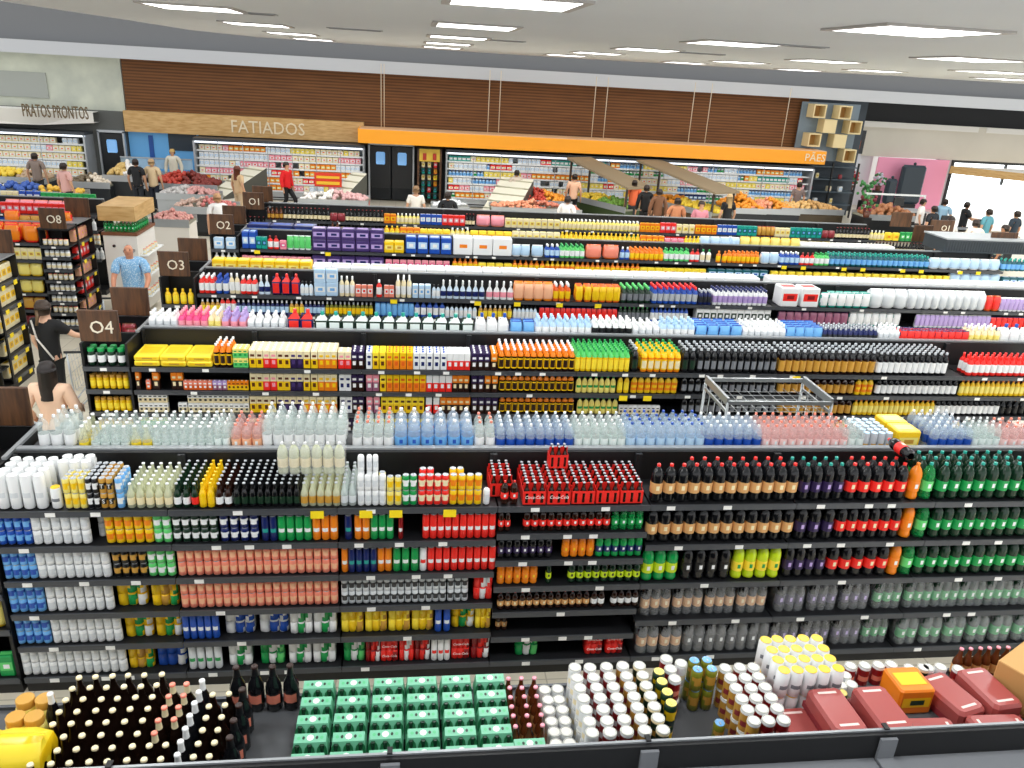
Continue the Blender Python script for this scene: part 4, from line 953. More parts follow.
endcap(2, -3.56, -3.07, GY[2], EL, 'black end unit of jars with green lids under board 04', '04')
endcap(3, -3.56, -3.07, GY[3], [1.5, 1.15, .8, .45, .15], 'black end unit of yellow bottles under board 03', '03')
endcap(4, -3.56, -3.07, GY[4], [1.65, 1.35, 1.05, .7], 'black end unit of blue packs under board 02', '02')
endcap(5, -3.5, -3.0, GY[5], [1.5, 1.2], 'black end unit at the far end under board 01', '01')
def er(x0, x1, Y, z, k, place, r=1, st=1, **kw):
    t = T[k]; n = max(1, int((x1-x0)/t['w'])); p = (x1-x0)/n; dd = t['d'] or t['w']*(.6 if t['shape'] in ('box', 'bag') else 1)
    for j in range(r):
        for i in range(n):
            for s in range(st): put(k, x0+p*(i+.5), Y+.03+dd/2+j*(dd+.004), z+.008+s*t['h'], place, j+1, ('', 'upper')[s], random.uniform(-.04, .04), **kw)
a, b = -3.525, -3.105
er(a, b, GY[2], EL[0], 'n1', 'board 04 end unit', 2); er(a, b, GY[2], EL[1], 'n2', 'board 04 end unit second shelf', 2); er(a+.02, b, GY[2], EL[2], 'n2', 'board 04 end unit third shelf'); er(a+.03, b, GY[2], EL[3], 'n2', 'board 04 end unit fourth shelf')
er(a, b, GY[3], 1.5, 'v4', 'board 03 end unit', 1); er(a+.02, b-.02, GY[3], 1.15, 'vA', 'board 03 end unit second shelf'); er(a+.02, b-.02, GY[3], .8, 'vB', 'board 03 end unit third shelf')
er(a, b, GY[4], 1.65, 'sB', 'board 02 end unit'); er(a, b, GY[4], 1.35, 'q1', 'board 02 end unit second shelf', flat=True); er(a, b, GY[4], 1.05, 'vG', 'board 02 end unit third shelf')
for i, (z, k) in enumerate(((1.3, 'vE'), (.95, 'vD'), (.62, 'vE'), (.15, 'vC'))): er(-3.56, -3.1, GY[1], z, k, 'cola side end unit shelf '+'abcd'[i] if 0 else 'beer side end unit '+('second', 'third', 'fourth', 'bottom')[i]+' shelf')
er(-3.5, -3.05, GY[5], 1.5, 'v1', 'board 01 end unit', flat=True)
# loose goods lying in the sunken top of the board 04 end unit
for i, (x, y, k) in enumerate(((-3.3, 9.45, 'vK'), (-3.42, 9.3, 'v6'), (-3.2, 9.25, 'vK'))): put(k, x, y, 1.705, 'sunken top of board 04 end unit', 1)
# ---------------------------------------------------------------- gondolas across the wide aisle
def lrow(g, Y, xe, levels, what, n=3):
    for k in range(n): bay(g, Y, xe-BW*(n-k), BW, levels, what, side='snack side ', rear=1.8, spine=M_BLK)
LX0, LX1 = -6.42, -5.92
lrow(4, 14.61, LX0, [1.66, 1.36, 1.06, .76, .45, .15], 'snack bags and yellow packs')
lrow(5, 17.28, LX0, [1.66, 1.36, 1.06, .76], 'red and white food packs')
def lendcap(g, Y, what, num, flv, slv, jar):
    o = empty('end_shelf_unit', (LX0, Y, 0)); w = LX1-LX0; tag(o, what, 'shelf unit')
    part('plinth', MB().box(0, w-.02, .02, 1.1, 0, .1, M_BLK), o)
    part('back_panel', MB().box(.0, w-.28, .4, .43, .1, 1.9, M_BLK).box(.17, .2, .43, 1.1, .1, 1.9, M_BLK), o)
    part('side_panel', MB().box(0, .02, .02, .4, .1, 1.9, M_BLK).box(w-.02, w, .38, .43, .1, 1.95, M_BLK).box(.2, w, 1.08, 1.1, .1, 1.95, M_BLK), o)
    part('top_rim', MB().box(0, w, .0, .43, 1.9, 1.93, M_BLK).box(.17, w, .43, 1.1, 1.93, 1.95, M_RIM), o)
    for z in flv: add_shelf(o, 0, 0, z, w-.02, .38, (w*.45,))
    for z in slv: add_shelf(o, w, .44, z, .63, .27, (), (.12, .5), rz=R(90))
    if num: board(LX0+.27, Y+.02, 1.93, .42, .35, num, 'front of the snack side end unit'); board(LX0+.3, Y+1.05, 1.95, .42, .35, None, 'rear of the snack side end unit '+num)
    return o
lendcap(4, 14.61, 'tall end unit of small glass jars under board 08', '08', [1.62, 1.42, 1.2, 1.0, .8, .6, .4, .15], [1.6, 1.28, .96, .64, .3], 1)
for i, z in enumerate((1.62, 1.42, 1.2, 1.0, .8, .6, .4, .15)): er(LX0+.03, LX1-.04, 14.61, z, 'vH' if i % 3 else 'vG', 'board 08 end unit '+('first', 'second', 'third', 'fourth', 'fifth', 'sixth', 'seventh', 'eighth')[i]+' shelf')
def side_stock(Y, zs, k, place, n=4):
    for i, z in enumerate(zs):
        for j in range(n): 
            kk = k if isinstance(k, str) else k[i % len(k)]
            put(kk, LX1-.13, Y+.44+.63*(j+.5)/n, z+.008, place+' '+('first', 'second', 'third', 'fourth', 'fifth', 'sixth')[i]+' side shelf', 1, '', R(90))
side_stock(14.61, [1.6, 1.28, .96, .64, .3], ('vJ', 'v6'), 'board 08 end unit')
lendcap(3, 11.55, 'end unit of cream cracker boxes in front of the board 08 unit', '07', [1.6, 1.2, .8, .4], [1.58, 1.22, .86, .5, .15], 1)
side_stock(11.55, [1.58, 1.22, .86, .5, .15], ('vI', 'vI'), 'cracker end unit')
for k in range(2): bay(3, 11.55, LX0-BW*(2-k), BW, [1.6, 1.2, .8, .4], 'cracker boxes', side='snack side ', rear=None)
# second column of the cracker side: the cross-aisle face continues towards the camera
lendcap(2, 10.9-.35, 'end unit nearest the woman in black with cream packs', None, [1.6], [1.5, 1.15, .8, .45, .12], 1)
side_stock(10.55, [1.5, 1.15, .8, .45, .12], ('v8', 'vI'), 'nearest cracker end unit')
# tower with a wooden lid
o = empty('promo_tower', (-5.45, 15.9, .12)); tag(o, 'white promotional tower with wooden lid and green bottles behind the man', 'display')
part('body', MB().box(-.3, .3, -.2, .9, 0, 1.5, mat('e9e6df', .5)), o)
part('face_print', MB().ball(-.12, -.21, 1.3, .03, mat('222222')).ball(.12, -.21, 1.3, .03, mat('222222')), o)
part('shelf', MB().box(-.32, .32, -.22, .92, 1.5, 1.56, mat('7a4a30', .5)), o)
part('lid', MB().box(-.33, .33, -.25, .95, 1.78, 2.05, M_LIGHTWOOD), o)
for s in (-1, 1): part('post', MB().box(s*.3-.015, s*.3+.015, .85, .9, 1.56, 1.78, M_BLK), o)
er(-5.73, -5.17, 15.68, 1.673, 'p2', 'wooden lidded tower'); 
for j in range(6): put('p2', -5.19, 15.85+.13*j, 1.681, 'side of wooden lidded tower')
for i, z in enumerate((.3, .7, 1.1)):
    for j in range(5): put('vG', -5.075, 15.85+.17*j, z+.141, 'tower side shelf '+('low', 'middle', 'high')[i])
    part('side_shelf', MB().box(.3, .45, -.15, .9, z, z+.02, M_WHT), o)
# stock of the snack side rows
def lr(Y, zi, z, spec, nm_, **kw): runs(spec, Y, z+.008, nm_+' '+('top', 'second', 'third', 'fourth', 'fifth', 'bottom')[zi]+' shelf', **kw)
lr(14.61, 0, 1.66, '-30~20 vD; 20~41 vD', 'snack row'); lr(14.61, 0, 1.66, '-30~41 vD b.2', 'snack row rear')
lr(14.61, 1, 1.36, '-20~10 vD; 6~42 v8', 'snack row'); lr(14.61, 2, 1.06, '-20~42 vE', 'snack row'); lr(14.61, 3, .76, '0~20 vF; 20~43 vE', 'snack row'); lr(14.61, 4, .45, '0~45 vF', 'snack row'); lr(14.61, 5, .15, '0~46 vK', 'snack row')
runs('5~20 vD; 20~42 vF; 42~72 vD', 15.2, 1.81, 'snack row rear shelf', YL=15.3, zl=2.0)
lr(17.28, 0, 1.66, '0~72 v6; 72~88 vG', 'far snack row'); lr(17.28, 0, 1.66, '0~72 v7 b.2', 'far snack row rear'); lr(17.28, 1, 1.36, '0~60 v5; 60~96 q1', 'far snack row', flat=True); lr(17.28, 2, 1.06, '40~100 vG s2', 'far snack row'); lr(17.28, 3, .76, '60~104 q1', 'far snack row', flat=True)
runs('0~18 v8; 18~40 v5; 40~95 vC', 17.87, 1.81, 'far snack row rear shelf', YL=17.9, zl=2.0, flat=True)
# ---------------------------------------------------------------- the nearest gondola, seen from above
Y0 = GY[0]
M_GCOV = mat('74777b', .45); M_GD = mat('4a4c4f', .5)
for k in range(-1, 5):
    x = -2.62+BW*k
    o = empty('shelf_unit', (x, Y0, 0)); tag(o, f'nearest gondola unit, {nth(k+2)} from left, grey cover and sunken rear deck', 'shelf unit', 'units of the nearest gondola')
    part('front_cover', MB().box(.004, BW-.004, -.3, .495, 1.7, 1.725, M_GCOV).box(.004, BW-.004, -.32, -.3, 1.66, 1.73, M_LIP), o)
    part('back_panel', MB().box(0, BW, .495, .53, .1, 1.875, M_BLK), o)
    part('top_rim', MB().box(0, BW, .518, .532, 1.873, 1.885, M_RIM), o)
    part('bracket', MB().box(0, .09, .3, .49, 1.726, 1.74, M_GCOV).box(0, .09, .475, .492, 1.74, 1.86, M_GCOV).box(.03, .055, .51, .55, 1.89, 1.9, M_BLK), o)
    part('rear_shelf', MB().box(.003, BW-.003, .53, 1.24, 1.545, 1.57, M_GD).box(.003, BW-.003, 1.24, 1.26, 1.53, 1.59, M_LIP), o)
    part('rear_panel', MB().box(.003, BW-.003, 1.0, 1.03, .1, 1.5, M_BLK), o)
def d0(px, y=3.2, z=1.83): return XA(px, y, z)
def fill(k, p0, p1, rows, y0=2.93, place='nearest gondola deck', st=1, miss=0, dy=None, px=None, skip=None, z=1.571):
    t = T[k]; a, b = d0(p0), d0(p1); w = px or t['w']*1.0; n = max(1, round((b-a)/w)); p = (b-a)/n; dd = dy or (t['d'] or t['w'])+.003
    for r in range(rows):
        for i in range(n):
            if (skip and (i, r) in skip) or random.random() < miss: continue
            for s in range(st):
                put(k, a+p*(i+.5)+random.uniform(-.004, .004), y0+dd*(r+.5)+random.uniform(-.003, .003), z+s*t['h'], place, r+1, ('', 'upper')[s] if st > 1 else '', random.uniform(-.2, .2) if t['shape'] in ('glass', 'can', 'tall', 'pet') else 0)
fill('B1', 42, 150, 8, dy=.081, px=.078)
fill('B2', 150, 181, 7, dy=.081, px=.078, skip={(0, 0), (1, 0), (0, 1), (1, 1), (1, 2)})
fill('B1', 150, 181, 2, dy=.081, px=.078, place='nearest gondola under foils')
fill('B3', 182, 197, 7, dy=.081)
fill('B1', 197, 228, 6, dy=.081, px=.078, place='nearest gondola deck side')
fill('B4', 226, 246, 4, y0=3.0, dy=.105, px=.094, skip={(1, 0)})
fill('B4', 212, 290, 1, y0=3.49, px=.096, place='nearest gondola far edge')
fill('HX', 293, 513, 5, y0=2.915, dy=.123, px=.195)
fill('B5', 507, 548, 6, y0=3.08, dy=.068, px=.064)
put('HX', d0(531, 3.0), 3.0, 1.571, 'front edge of nearest gondola')
fill('V1', 548, 573, 6, y0=3.02, dy=.077, px=.074, st=1)
fill('V1', 575, 592, 7, y0=2.95, dy=.078, st=2, place='nearest gondola deck first can column')
for i, (k, a, b) in enumerate((('V2', 592, 609), ('V2', 609, 626), ('V6', 626, 643), ('V3', 643, 660))): fill(k, a, b, 7, y0=2.95, dy=.078, st=2, place='nearest gondola deck')
fill('V4', 662, 674, 5, y0=3.03, dy=.08, st=2, skip={(0, 0)})
fill('V7', 676, 690, 3, y0=3.3, dy=.08, st=2); fill('V1', 690, 702, 1, y0=3.42, st=2, place='nearest gondola far edge')
fill('V5', 703, 730, 2, y0=3.36, dy=.072, st=2); put('V5', d0(726, 3.1), 3.14, 1.571, 'alone on nearest gondola deck')
fill('V6', 733, 747, 6, y0=2.98, dy=.078, st=2, place='nearest gondola beside crimson cans'); fill('V7', 747, 776, 6, y0=2.98, dy=.078, st=2)
fill('YT', 782, 850, 4, y0=3.25, dy=.085, px=.082, st=2)
fill('V1', 846, 880, 2, y0=3.35, dy=.075, place='nearest gondola beyond yellow tops'); fill('V4', 850, 866, 1, y0=3.28, place='nearest gondola by yellow tops'); fill('V1', 868, 897, 1, y0=3.28, dy=.075, place='nearest gondola behind trays')
fill('V7', 880, 938, 1, y0=3.5, place='nearest gondola far edge'); fill('V3', 940, 968, 1, y0=3.46, place='nearest gondola far edge'); fill('V1', 960, 985, 1, y0=3.46, dy=.078, place='nearest gondola beside carton')
fill('V7', 990, 1002, 2, y0=3.36, dy=.078, place='nearest gondola far corner'); fill('B5', 1000, 1060, 1, y0=3.53, dy=.065, place='nearest gondola far corner')
# red wrapped trays
DT = ['slim red can tray', 'second red can tray', 'raised red can tray', 'raised red can tray with silver side', 'rear lower red can tray', 'crosswise red can tray', 'slanted red can tray beside drink box', 'rear red can tray', 'crosswise red can tray by carton', 'last red can tray at edge']
for i, (px, y, rz, z) in enumerate(((803, 3.08, .03, 0), (848, 3.08, .03, 0), (838, 3.08, .03, .132), (884, 3.08, .03, .132), (890, 3.08, .03, 0), (932, 3.03, 1.54, 0), (952, 3.3, .25, 0), (990, 3.3, .1, 0.03), (1003, 3.03, 1.54, 0), (1075, 3.03, 1.54, 0))):
    T['TR']['desc'] = DT[i]; put('TR', XA(px, y, 1.7+z), y, 1.571+z, 'nearest gondola', 1, '', rz)
T['TR']['desc'] = 'red wrapped can tray'
P('YB', 'drink_box', 'box', 'orange and yellow wrapped drink box', 'box', .22, .17, 'org yel dgn', .2)
put('YB', XA(912, 3.37, 1.8), 3.37, 1.572, 'stacked on red trays')
o = empty('cardboard_carton', (XA(1020, 3.4, 1.75), 3.3, 1.571), .5); tag(o, 'brown cardboard carton printed with dark lettering at the far corner of the deck', 'carton')
part('box', MB().bbox(-.12, .3, -.16, .16, 0, .27, mat('c99a5c', .7), .006), o); part('printed_band', MB().box(-.1, .26, -.165, -.161, .05, .2, mat('1d2c58')).box(.0, .2, -.168, -.165, .1, .16, mat('c99a5c', .7)), o)
# yellow bags at the left corner
P('YV', 'wrapped_bottle_pack', 'bottle pack', 'yellow capped snack tub', 'jar', .11, .22, 'pyl yel gld')
fill('YV', -8, 33, 2, y0=3.25, dy=.12, px=.115)
P('YW', 'foil_bag', 'bag', 'large crumpled yellow foil bag', 'bag', .3, .3, 'yel ylw', .25)
put('YW', d0(4, 3.0), 3.1, 1.571, 'nearest gondola corner'); put('YW', d0(-40, 3.0), 3.1, 1.571, 'outer edge of nearest gondola')
put('B3', d0(33), 3.4, 1.571, 'nearest gondola beside yellow tubs')
# ---------------------------------------------------------------- people
def skinmesh(name, verts, edges, m, parent, sub=1, root=0):
    me = bpy.data.meshes.new(name); me.from_pydata([v[0] for v in verts], edges, []); me.materials.append(m)
    o = link(name, me, parent)
    md = o.modifiers.new('Skin', 'SKIN'); md.use_smooth_shade = True
    sl = me.skin_vertices[0].data
    for i, v in enumerate(verts):
        r = v[1]; sl[i].radius = r if isinstance(r, tuple) else (r, r)
        sl[i].use_root = (i == root)
    if sub: s = o.modifiers.new('Sub', 'SUBSURF'); s.levels = sub; s.render_levels = sub
    return o
def person(x, y, rz, label, h=1.7, shirt='222222', pants='222630', skin='c99878', hair='2a1c14', female=False, sleeve=0, long_hair=False, lh=None, rh=None, stride=0, lean=0, bald=False, hands=False, skirt=False, pattern=None, shoe='222222'):
    """rz = 0 faces the camera (-Y). lh, rh: wrist positions in body space (x to its left... given as (x,y,z) of height fractions)."""
    s = h/1.7; P_ = Vector
    root = empty('person', (x, y, 0), rz); tag(root, label, 'person')
    MS, MH, MSh, MP = mat(skin, .5), mat(hair, .55), (pattern or mat(shirt, .8)), mat(pants, .8)
    sw = .165 if female else .19; hw = .085
    L = lambda zz: -lean*max(0, zz-.95)   # forward lean, towards -Y
    def p(a, b, c): return (a*s, (b+L(c))*s, c*s)
    ctrl = {}
    sh = {k: P_((k*sw, 0, 1.40)) for k in (-1, 1)}
    wr = {-1: P_(lh or (-.27, -.05, .84)), 1: P_(rh or (.27, -.05, .84))}
    el = {}
    for k in (-1, 1):
        d = wr[k]-sh[k]; l = min(d.length, .54); mid = sh[k]+d*.5; off = math.sqrt(max(.0, .28**2-(l/2)**2))
        dn = P_((k*.4, .45, -.6)); dn = (dn-d.normalized()*dn.dot(d.normalized())).normalized(); el[k] = mid+dn*off
    # body: one continuous surface
    V, E = [], []
    def v(c, r): V.append((p(*c), (r[0]*s, r[1]*s) if isinstance(r, tuple) else r*s)); return len(V)-1
    def e(a, b): E.append((a, b)); return b
    pel = v((0, 0, .93), (.135, .1)); bel = e(pel, v((0, 0, 1.06), (.125, .09))); che = e(bel, v((0, 0, 1.25), (.15, .1))); up = e(che, v((0, 0, 1.39), (.11, .075)))
    nk = e(up, v((0, -.01, 1.47), .05)); hb = e(nk, v((0, -.02, 1.54), (.068, .078))); hm = e(hb, v((0, -.015, 1.61), (.085, .1))); ht = e(hm, v((0, -.01, 1.68), (.064, .074)))
    nose = e(hm, v((0, -.128, 1.59), .014)) if hands else hm
    for k in (-1, 1):
        a = e(up, v(tuple(sh[k]), .058)); a = e(a, v(tuple(el[k]), .042)); a = e(a, v(tuple(wr[k]), .028))
        d = (wr[k]-el[k]).normalized(); pa = wr[k]+d*.06; a = e(a, v(tuple(pa), (.036, .02)))
        side = d.cross(P_((0, 1, .3))).normalized(); fl = (.075, .085, .08, .06)
        if hands:
            for i in range(4):
                b0 = pa+side*(i-1.5)*.018+d*.03; kn = b0+d*fl[i]*.5+P_((0, 0, -.01)); tp = kn+d*fl[i]*.3+P_((0, 0, -.03))
                b = e(a, v(tuple(b0), .009)); b = e(b, v(tuple(kn), .008)); e(b, v(tuple(tp), .007))
            t0 = pa-d*.03+side*.035*(-k); b = e(a, v(tuple(t0), .01)); e(b, v(tuple(t0+d*.035+side*.015*(-k)), .008))
        else: e(a, v(tuple(pa+d*.08), (.03, .014)))
        st = stride*k; kn_y = -abs(st)*.3-st*.25; ft_y = -st*.5
        g = e(pel, v((k*hw, 0, .84), .085)); g = e(g, v((k*hw, kn_y, .48), .055)); g = e(g, v((k*hw, ft_y+.02, .1), .035)); g = e(g, v((k*hw, ft_y, .045), .035)); e(g, v((k*hw*1.15, ft_y-.13, .03), (.035, .022)))
    body = skinmesh('body', V, E, MS, root, 2 if hands else 1)
    # shirt
    V, E = [], []
    z0_ = e if 0 else v((0, 0, .8), (.17, .135)); a = e(z0_, v((0, 0, .92), (.168, .135))); b = e(a, v((0, 0, 1.08), (.155 if female else .168, .125))); c = e(b, v((0, 0, 1.27), (.185, .132))); d_ = e(c, v((0, 0, 1.43), (.12, .088)))
    for k in (-1, 1):
        q = e(d_, v(tuple(sh[k]), .082)); t = .75 if sleeve == 0 else 1
        q = e(q, v(tuple(sh[k]+(el[k]-sh[k])*t), .07))
        if sleeve: q = e(q, v(tuple(el[k]+(wr[k]-el[k])*.85), .05))
    skinmesh('shirt', V, E, MSh, root, 1)
    V, E = [], []
    a = v((0, 0, .95), (.15, .112))
    for k in (-1, 1):
        st = stride*k; kn_y = -abs(st)*.3-st*.25; ft_y = -st*.5
        g = e(a, v((k*hw, 0, .82), .1)); g = e(g, v((k*hw, kn_y, .48), .075)); e(g, v((k*hw, ft_y+.02, .1), .06))
    skinmesh('trousers', V, E, MP, root, 1)
    for k in (-1, 1):
        ft_y = -stride*k*.5; part('shoe', MB().bbox((k*hw*1.07-.045)*s, (k*hw*1.07+.045)*s, (ft_y-.19)*s, (ft_y+.07)*s, 0, .08*s, mat(shoe, .5), .02), root)
    # hair, eyes, mouth
    if not bald:
        hv = MB(); cx, cy, cz = p(0, .005, 1.62)
        hv.lathe([(.001, cz+.1*s, MH), (.062*s, cz+.092*s, MH), (.094*s, cz+.04*s, MH), (.099*s, cz-.0*s, MH)], 14, cx, cy, 1, 1.12, cap=False)
        for q in range(14):
            an = -math.pi/2+2*math.pi*(q-.5)/14; an2 = -math.pi/2+2*math.pi*(q+.5)/14; lo = lambda t: cz-(.0 if math.sin(t) < -.25 else (.34 if long_hair else .09))*s
            rr = lambda t, z: (cx+.099*s*math.cos(t)*(1 if z > cz-.1*s else 1.05), cy+.099*s*math.sin(t)*1.12+(.02*s if z < cz-.2*s else 0), z)
            hv.add([rr(an, cz), rr(an2, cz), rr(an2, lo(an2)), rr(an, lo(an))], [(0, 3, 2, 1)], MH, True)
        part('hair', hv, root)
    else:
        part('hair', MB().lathe([(.084*s, p(0, 0, 1.555)[2], MH), (.088*s, p(0, 0, 1.585)[2], MH)], 12, 0, p(0, .02, 1.58)[1], 1, 1.05, cap=False), root, 'short grey fringe of hair')
    if hands:
        ey = MB()
        for k in (-1, 1): q = p(k*.033, -.108, 1.615); ey.ball(q[0], q[1], q[2], .01*s, mat('1a1a1a', .3), 6)
        part('eyes', ey, root); q = p(0, -.092, 1.55); part('mouth', MB().box(q[0]-.022, q[0]+.022, q[1]-.004, q[1]+.004, q[2]-.004, q[2]+.004, mat('8a4a44')), root)
        for k in (-1, 1): pass
    return root
def at_head(px, py, h=1.7): return onZ(px, py, h-.02)
# ---- shopping trolley
def trolley(x, y, rz, label, w=.5, l=.8):
    o = empty('shopping_trolley', (x, y, 0), rz); tag(o, label, 'trolley'); W = mat('b4b9bd', .3, metal=.6); D = mat('202326', .5)
    m = MB(); a, b, z0, z1 = w/2, w/2*.82, .45, 1.0
    for i in range(9):
        t = i/8; yy = -l/2+l*t; hw_ = a*(.8+.2*t)
        m.bar((-hw_*.85, yy*.9, z0), (-hw_, yy, z1-.1*(1-t)), .003, W, 4).bar((hw_*.85, yy*.9, z0), (hw_, yy, z1-.1*(1-t)), .003, W, 4).bar((-hw_*.85, yy*.9, z0), (hw_*.85, yy*.9, z0), .003, W, 4)
    for j in range(5):
        t = j/4; z = z0+(z1-z0-.1)*t; k = .85+.15*t
        for sx in (-1, 1): m.bar((sx*a*.8*k, -l/2*(.9+.1*t), z), (sx*a*k, l/2*(.9+.1*t), z+.1*t), .003, W, 4)
        m.bar((-a*.8*k, -l/2*(.9+.1*t), z), (a*.8*k, -l/2*(.9+.1*t), z), .003, W, 4)
    for i in range(7): xx = -a*.8+a*1.6*i/6; m.bar((xx*.85, -l/2*.9, z0), (xx, -l/2, z1-.1), .003, W, 4)
    part('basket', m, o)
    f = MB()
    for sx in (-1, 1): f.bar((sx*a, l/2+.02, z1+.02), (sx*a*.95, l/2-.05, .12), .013, W).bar((sx*a*.95, l/2-.05, .15), (sx*a*.7, -l/2+.05, .15), .012, W).bar((sx*a*.95, l/2-.1, .3), (sx*a*.6, -l/2+.1, .42), .01, W)
    part('frame', f, o); part('handle', MB().bar((-a-.02, l/2+.05, z1+.04), (a+.02, l/2+.05, z1+.04), .018, D, 8), o)
    for sx in (-1, 1):
        for yy in (l/2-.06, -l/2+.08): part('wheel', MB().bar((sx*a*.85-.012, yy, .06), (sx*a*.85+.012, yy, .06), .06, D, 12), o)
    return o
pk = lambda k: mat(k, .8)
def f_dots(nt, b, tc):
    v = nt.nodes.new('ShaderNodeTexVoronoi'); v.inputs['Scale'].default_value = 45; nt.links.new(tc.outputs['Object'], v.inputs[0])
    nt.links.new(ramp(nt, v.outputs['Distance'], [(.3, 'c8e0f2'), (.45, '7fb2dc')]), b.inputs['Base Color'])
M_BLUSH = nodemat('pale_blue_patterned_cotton', f_dots, .8)
# man in pale blue shirt pushing a trolley towards the camera
q = at_head(129, 243, 1.88); person(q.x, q.y, R(8), 'bald man in a pale blue patterned shirt leaning on a trolley beside board 03', 1.88, pants='2d3446', skin='cf8f70', hair='9a9490', bald=True, hands=True, lh=(-.22, -.38, 1.03), rh=(.22, -.38, 1.03), pattern=M_BLUSH, lean=.12)
trolley(q.x-.02, q.y-.95, R(8), 'dark handled shopping trolley in front of the man in pale blue')
q = at_head(42, 303, 1.68); wb = person(q.x, q.y, R(160), 'woman in black with a pale shoulder strap reaching to her trolley', 1.68, shirt='0e0f11', pants='0f1012', skin='e0b294', hair='3a2a1e', female=True, hands=True, lh=(-.36, -.42, 1.12), rh=(.22, -.12, .86))
part('shoulder_strap', MB().bar((.13, .1, 1.43), (.02, .165, 1.2), .012, mat('d8d4cc'), 6).bar((.02, .165, 1.2), (-.17, .13, .92), .012, mat('d8d4cc'), 6), wb)
part('ponytail', MB().bar((0, .09, 1.58), (.01, .14, 1.38), .03, mat('6a5236'), 6, .015), wb)
trolley(q.x+.5, q.y+.25, R(185), 'shopping trolley held by the woman in black near board 04')
q = at_head(46, 365, 1.64); person(q.x, q.y, R(178), 'woman with long dark hair in a peach blouse seen from behind', 1.64, shirt='e9c3a6', pants='3a3a44', skin='b87c58', hair='1c1412', female=True, hands=True, long_hair=True, sleeve=1, lh=(-.2, -.25, 1.05), rh=(.26, -.1, .95))
far = [(135, 160, 170, 'shopper in a black top beside a shopper in beige near the butchery', dict(shirt='16181c', pants='20242c', skin='b98a6c')),
 (151, 160, 175, 'shopper in beige shirt and dark trousers seen from behind near the butchery', dict(shirt='d8bf98', pants='1c2434', hair='b89870')),
 (172, 150, 0, 'butchery worker in a white coat behind the island of meat', dict(shirt='d8d2c0', pants='24282c', sleeve=1, hair='c0a060')),
 (237, 167, 140, 'woman with auburn hair and beige top by the slanted case', dict(shirt='d0b088', pants='c9b090', hair='6a3420', female=True, long_hair=True)),
 (218, 196, 200, 'shopper in a white top bending near board 02', dict(shirt='eceae6', pants='38404c', hair='b88a60', lean=.3)),
 (286, 163, 60, 'woman in a bright red top and black trousers walking past the cheeses', dict(shirt='e0181c', pants='121316', female=True, stride=.5, sleeve=1)),
 (416, 187, 180, 'shopper in a white blouse before the swing doors', dict(shirt='e8e2d8', pants='4a4a52', hair='8a6a48', female=True)),
 (448, 193, 185, 'shopper in a black shirt before the dairy case', dict(shirt='15171b', pants='22252a')),
 (575, 175, 170, 'slim shopper in peach top and black trousers at the dairy case', dict(shirt='e8b898', pants='121316', female=True)),
 (568, 197, 150, 'shopper in white beside the slanted produce stand', dict(shirt='f0ece8', pants='50545c')),
 (647, 186, 180, 'shopper all in black in front of the wooden roofed stand', dict(shirt='0c0d10', pants='0c0d10', sleeve=1)),
 (660, 190, 180, 'shopper in brown beside the shopper all in black', dict(shirt='7a5238', pants='4a3426', sleeve=1)),
 (678, 199, 170, 'shopper in an orange brown top nearest the wooden roofed stand', dict(shirt='c8845c', pants='243238')),
 (702, 202, 0, 'shopper in a pink top near heaps of pale fruit', dict(shirt='d88a98', pants='383c44', female=True)),
 (730, 195, 190, 'fair haired shopper in a black top by the orange heaps', dict(shirt='131418', pants='c8c4bc', hair='c8a878', female=True, long_hair=True)),
 (635, 181, 180, 'shopper in an orange shirt at the dairy case', dict(shirt='e0683c', pants='3c3c40')),
 (517, 171, 180, 'shopper with dark hair behind the orange heap', dict(shirt='c8b8a8', pants='3c3c40')),
 (800, 183, 175, 'shopper in a grey brown dress by the bakery rack', dict(shirt='7a6a66', pants='6a5c58', female=True)),
 (924, 200, 60, 'cashier in white at the checkout', dict(shirt='f2eeea', pants='2c3036')),
 (968, 203, 80, 'man in a black shirt holding papers at the checkout', dict(shirt='15181c', pants='181a1e', skin='b88868', lh=(-.1, -.4, 1.15), rh=(.1, -.4, 1.15))),
 (952, 218, 190, 'customer in a pale jacket before the black checkout', dict(shirt='e6e4e0', pants='50545c', sleeve=1)),
 (1006, 226, 240, 'man in a grey green shirt near the last aisle board', dict(shirt='8aa08c', pants='2c3036', skin='b07c5c')),
 (34, 154, 180, 'shopper at the ready meal case in a grey top', dict(shirt='8a7a70', pants='33363c')),
 (63, 164, 150, 'shopper in pink by the glass chest near the ready meals', dict(shirt='d8a8a0', pants='33363c')),
 (935, 207, 200, 'shopper in dark clothes beside the tall totem', dict(shirt='1c2026', pants='20242c')),
 (946, 200, 150, 'shopper in a light blue shirt by the shop window', dict(shirt='9ac0d8', pants='40464c')),
 (980, 222, 170, 'shopper in cream bending at the black checkout', dict(shirt='ece4d4', pants='50545c', lean=.3)),
 (990, 210, 200, 'shopper in teal beyond the checkout', dict(shirt='5a9aa8', pants='40464c')),
 (1018, 212, 200, 'shopper in navy at the shop window', dict(shirt='22303c', pants='22303c'))]
for px, py, rz, lab, kw in far:
    q = at_head(px, py, 1.68); person(q.x, q.y, R(rz), lab, 1.68, **kw)
